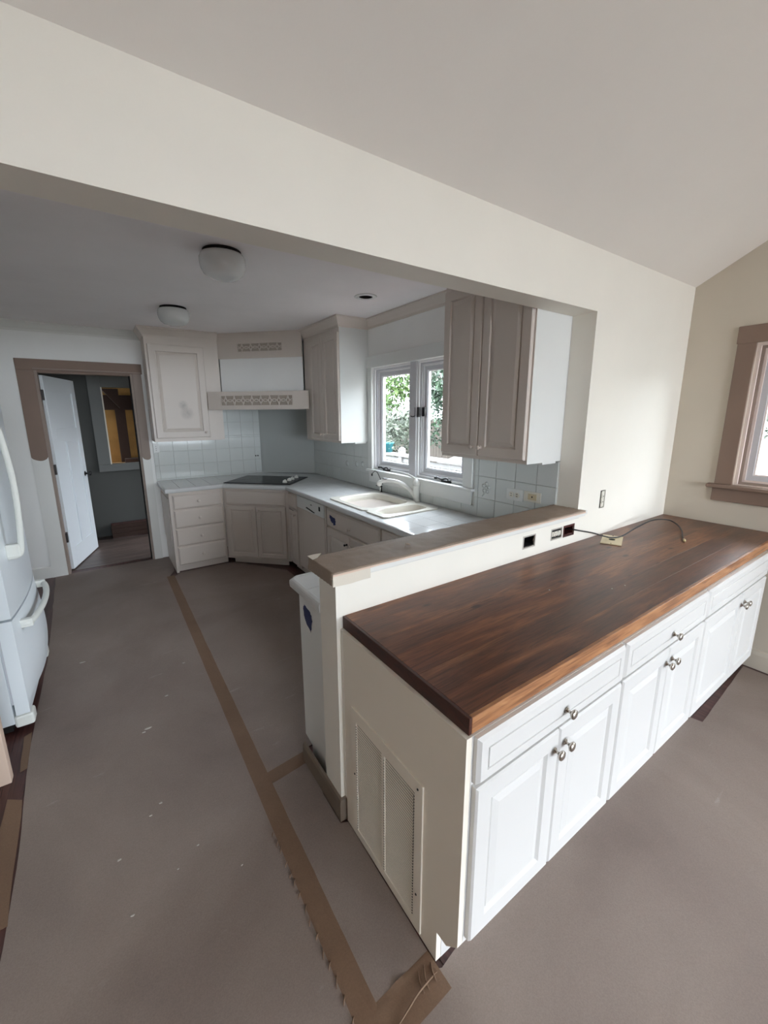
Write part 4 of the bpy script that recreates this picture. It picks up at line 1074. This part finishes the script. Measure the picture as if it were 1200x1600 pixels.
# ridges of crumpled tape at the cabinet corner
rg = thing('tape_wrinkle', 'raised creases in the tape at the cabinet corner', 'crease', (-.1, -.58, .002)); ro = (.1, .58, -.002)
for pts in ([(-.20, -.612, .003), (-.13, -.600, .010), (-.08, -.590, .013), (-.03, -.585, .009), (0, -.582, .003)],
            [(-.045, -.60, .004), (-.040, -.575, .009), (-.022, -.548, .004)], [(-.062, -.598, .004), (-.058, -.57, .008), (-.045, -.55, .003)], [(-.015, -.598, .004), (-.012, -.575, .008), (.0, -.555, .003)]):
    pp = smooth_path(pts, 6); n = len(pp)
    obj('crease', tube(bmesh.new(), pp, [.0008+.0022*math.sin(math.pi*i/(n-1)) for i in range(n)], 6), M['ptape'], rg, loc=ro, smooth=True)
rw = thing('tape_wrinkle', 'row of small creases along the right edge of the long tape seam', 'crease', (-.25, .0, .002)); ro = (.25, 0, -.002)
rnd = random.Random(4)
for i in range(15):
    y = .10-.045*i + rnd.uniform(-.01, .01); x = -.262+.0*y + rnd.uniform(-.003, .003); l_ = rnd.uniform(.012, .028)
    pp = smooth_path([(x-.006, y-l_/2, .002), (x, y, .006), (x+.008, y+l_/2, .002)], 5); n = len(pp)
    obj('crease', tube(bmesh.new(), pp, [.0006+.0020*math.sin(math.pi*k/(n-1)) for k in range(n)], 6), M['ptape'], rw, loc=ro, smooth=True)
# brown side strip and chips at the left edge
sheet('brown_paper_strip', [(-1.185, .30), (-1.095, .30), (-1.12, .86), (-1.175, .90)], .0018, .0012, M['ptape'], 'brown paper strip along the left edge of the walkway', 'paper', 6)
sheet('brown_paper_strip', [(-1.15, 1.05), (-1.125, 1.06), (-1.135, 1.34), (-1.165, 1.32)], .0018, .0012, M['ptape'], 'narrow torn paper scrap on bare floor near the refrigerator foot', 'paper', 7)
CH = ['larger of a close pair in mid walkway', 'smaller of a close pair in mid walkway', 'long one out near the refrigerator', 'right one of two in the near walkway', 'left one of two in the near walkway', 'farther left in the near walkway',
      'beside the tape seam halfway along', 'tiny one just left of centre, lower down', 'tiny one lower right of the near pair', 'short one between the pair and the tape seam', 'lowest one, towards the left edge', 'tiny one nearest the creased tape seam']
for i, (x, y, s) in enumerate(((-.62, 1.02, .02), (-.64, 1.0, .012), (-.93, 1.95, .02), (-.62, .50, .012), (-.66, .46, .008), (-.78, .33, .010), (-.36, 1.55, .012), (-.6, .17, .006), (-.52, .22, .006), (-.5, 1.25, .012), (-.75, .10, .008), (-.4, .05, .006))):
    rnd = random.Random(i); pts = [(x+s*.75*rnd.uniform(.5, 1)*math.cos(a)*1.3, y+s*.75*rnd.uniform(.4, 1)*math.sin(a)*.6) for a in (0, 1, 2.1, 3.1, 4.2, 5.2)]
    o = obj('plaster_chip', prism(bmesh.new(), pts, .0018, .0042), M['chip']); tag(o, 'pale plaster flake on the floor paper, ' + CH[i], 'plaster chip', 'plaster flakes on the walkway paper')

# ================================================================== outdoors
structure('ground', B(-30, 60, -30, 60, -.9, -.7), M['grass'], 'pale lawn and ground outdoors')
structure('eave', B(2.9, 4.1, -1.7, 0, 2.42, 2.52), M['ceiling'], 'roof overhang outside the right-hand window')  # added overhang, keeps sky light off the wall beside the window
structure('patio', slab('z', -.7, -.66, -8, 2.85, -14, .1), M['concrete'], 'pale concrete terrace round the house')  # unseen pale ground, added to reflect neutral daylight into the room
dk = thing('deck', 'white railed wooden deck outside the sink window', 'deck', (3.0, 3.5, -.12))
do_ = (-3.0, -3.5, .12)
for i in range(17):
    x = XK+.16+i*.142
    obj('deck_board', B(x, x+.136, .14, 7.5, -.16, -.12), M['fence'], dk, loc=do_)
ra = thing('deck_railing', 'white deck railing with square balusters', 'railing', (4.0, 3.5, -.12)); ro = (-4.0, -3.5, .12)
obj('top_rail', B(3.93, 4.07, .2, 7.5, .86, .91), M['deckwhite'], ra, loc=ro, bevel=.005)
obj('upper_rail', B(3.98, 4.02, .2, 7.5, .76, .83), M['deckwhite'], ra, loc=ro); obj('bottom_rail', B(3.98, 4.02, .2, 7.5, -.03, .04), M['deckwhite'], ra, loc=ro)
y = .3
while y < 7.4:
    if abs(((y-1.1) % 1.6)) > .08: obj('baluster', B(3.985, 4.020, y, y+.04, .04, .76), M['deckwhite'], ra, loc=ro)
    y += .128
for yy in (1.1, 2.7, 4.75, 6.3):
    p_ = obj('post', B(3.95, 4.05, yy, yy+.1, -.12, .98), M['deckwhite'], ra, loc=ro)
    bm = bmesh.new(); lathe(bm, [(.08, .98), (.08, 1.0), (.05, 1.02), (.001, 1.04)], 4, (4.0, yy+.05, 0)); obj('post_cap', bm, M['deckwhite'], p_)
pt = thing('planter', 'teal planter standing on the deck railing', 'planter', (4.0, 5.25, .9105))
bm = bmesh.new(); lathe(bm, [(.085, 0), (.115, .16), (.125, .165), (.125, .19), (.11, .19), (.10, .15)], 24); obj('pot', bm, M['teal'], pt, smooth=True)
def foliage(name, label, loc, rad, n, size, m, cat, trunk=None, seed=0, hfac=1.0, parent=None):
    rnd = random.Random(seed); bm = bmesh.new()
    lumps = [(Vector((rnd.uniform(-.6, .6)*rad, rnd.uniform(-.6, .6)*rad, rnd.uniform(-.7, .7)*rad*hfac)), rnd.uniform(.3, .55)*rad) for _ in range(14)]
    for i in range(n):
        c_, rr = rnd.choice(lumps); v = Vector((rnd.gauss(0, 1), rnd.gauss(0, 1), rnd.gauss(0, 1))).normalized()*rr*rnd.uniform(.6, 1.05)
        p = c_+v; a = Vector((rnd.gauss(0, 1), rnd.gauss(0, 1), rnd.gauss(0, 1))).normalized(); b = a.cross(Vector((rnd.gauss(0, 1), rnd.gauss(0, 1), rnd.gauss(0, 1)))).normalized()
        s = size*rnd.uniform(.6, 1.3)
        bm.faces.new([bm.verts.new(p+a*s), bm.verts.new(p+b*s*.45), bm.verts.new(p-a*s), bm.verts.new(p-b*s*.45)])
    me = bpy.data.meshes.new('foliage'); bm.to_mesh(me); bm.free(); me.materials.append(m)
    t = parent or thing(name, label, cat, (loc[0], loc[1], -.7))
    o = bpy.data.objects.new('foliage', me); C.objects.link(o); o.parent = t; o['kind'] = 'stuff'
    o.location = (0, 0, loc[2]+.7) if not parent else loc
    if trunk:
        bm = bmesh.new(); h = loc[2]+.7
        tube(bm, smooth_path([(0, 0, 0), (.06, .03, h*.4), (-.05, .05, h*.8), (.05, 0, h+rad*.5)], 4), [trunk*(1-.045*i) for i in range(13)], 8)
        for k in range(7):
            a = rnd.uniform(0, 6.28); z = h*rnd.uniform(.35, 1.1)
            tube(bm, [(0, 0, z), (math.cos(a)*rad*.45, math.sin(a)*rad*.45, z+rad*.35), (math.cos(a)*rad*.9, math.sin(a)*rad*.9, z+rad*.6)], [trunk*.35, trunk*.22, trunk*.08], 6)
        obj('trunk', bm, M['bark'], t, smooth=True)
    return t
foliage('planter_plant', '', (0, 0, .22), .13, 140, .035, M['leafc'], 'plant', parent=pt, seed=5)
TR = [('yellow green leafy tree seen at the top of the left window pane', (7.6, 10.6, 3.0), 1.35, 3200, .085, 'leafa', .10),
      ('dark green tree behind the right window pane', (9.0, 8.0, 1.9), 1.30, 5200, .085, 'leafb', .12),
      ('grey green shrub low behind the deck railing', (7.0, 9.0, .9), .85, 2200, .07, 'leafc', .06),
      ('tall sparse tree left of the window mullion', (9.4, 14.9, 2.8), 1.7, 2600, .10, 'leafc', .12),
      ('large green tree far right of the sink window view', (13.2, 9.6, 3.4), 2.1, 4200, .10, 'leafb', .14),
      ('bushy grey green tree behind the yellow green one', (13.0, 14.6, 3.8), 2.0, 3600, .10, 'leafc', .12)]
for i, (lab, loc, rad, n, sz, mm, tk) in enumerate(TR): foliage('tree', lab, loc, rad, n, sz, M[mm], 'tree', tk, seed=20+i)
fn = thing('garden_fence', 'weathered board fence beyond the deck', 'fence', (9, 12, -.7))
for i in range(90):
    a = i/90; x = 10.2; y = 3 + 15*a
    obj('fence_board', B(x-9, x-9+.02, y-12, y-12+.155, 0, 2.1+.03*math.sin(i*2.3)), M['fence'], fn)
for i, (x, y, r) in enumerate(((5.6, 7.0, .75), (6.2, 5.2, .95), (5.5, 3.6, .7))):
    bm = bmesh.new(); bmesh.ops.create_icosphere(bm, subdivisions=3, radius=r)
    for v in bm.verts: v.co *= 1+.25*noise.noise(v.co*3+Vector((i, 0, 0))); v.co.z *= .7
    tag(obj('boulder', bm, M['stone'], loc=(x, y, -.7+r*.75), smooth=True), ['pale boulder behind the railing, left of three', 'largest pale boulder behind the railing', 'pale boulder behind the railing, right of three'][i], 'boulder')
# outside the right-hand window
bm = bmesh.new(); G = {}  # unseen hedge, added to block low sky light entering the right-hand window
for i in range(60):
    for j in range(16):
        y = -14+13.2*i/59; z = -.7+3.1*j/15
        G[i, j] = bm.verts.new((6.0+.25*noise.noise(Vector((y*2.2, z*2.2, 0)))+.1*noise.noise(Vector((y*9, z*9, 4))), y, z))
for i in range(59):
    for j in range(15): bm.faces.new((G[i, j], G[i+1, j], G[i+1, j+1], G[i, j+1]))
top = {(i, k): bm.verts.new((6.15+.3*k, -14+13.2*i/59, 2.42+.08*noise.noise(Vector((i, k, 2))))) for i in range(60) for k in range(4)}
for i in range(59):
    bm.faces.new((G[i, 15], G[i+1, 15], top[i+1, 0], top[i, 0]))
    for k in range(3): bm.faces.new((top[i, k], top[i+1, k], top[i+1, k+1], top[i, k+1]))
tag(obj('tall_hedge', bm, M['leafb'], smooth=True), 'tall clipped dark hedge running along the side garden', 'hedge')
foliage('tree', 'pale green tree beyond the right-hand window', (11, -4.8, 2.6), 2.2, 3600, .11, M['leafc'], 'tree', .14, seed=51)
hg = foliage('hedge', 'long low hedge across the lawn outside the right-hand window', (16.5, -1.5, .6), 1.6, 2600, .10, M['leafa'], 'hedge', None, seed=52)
foliage('tree', 'dense tree across the lawn left of the right-hand window view', (19, 2.6, 2.8), 2.6, 3400, .11, M['leafc'], 'tree', .14, seed=53)
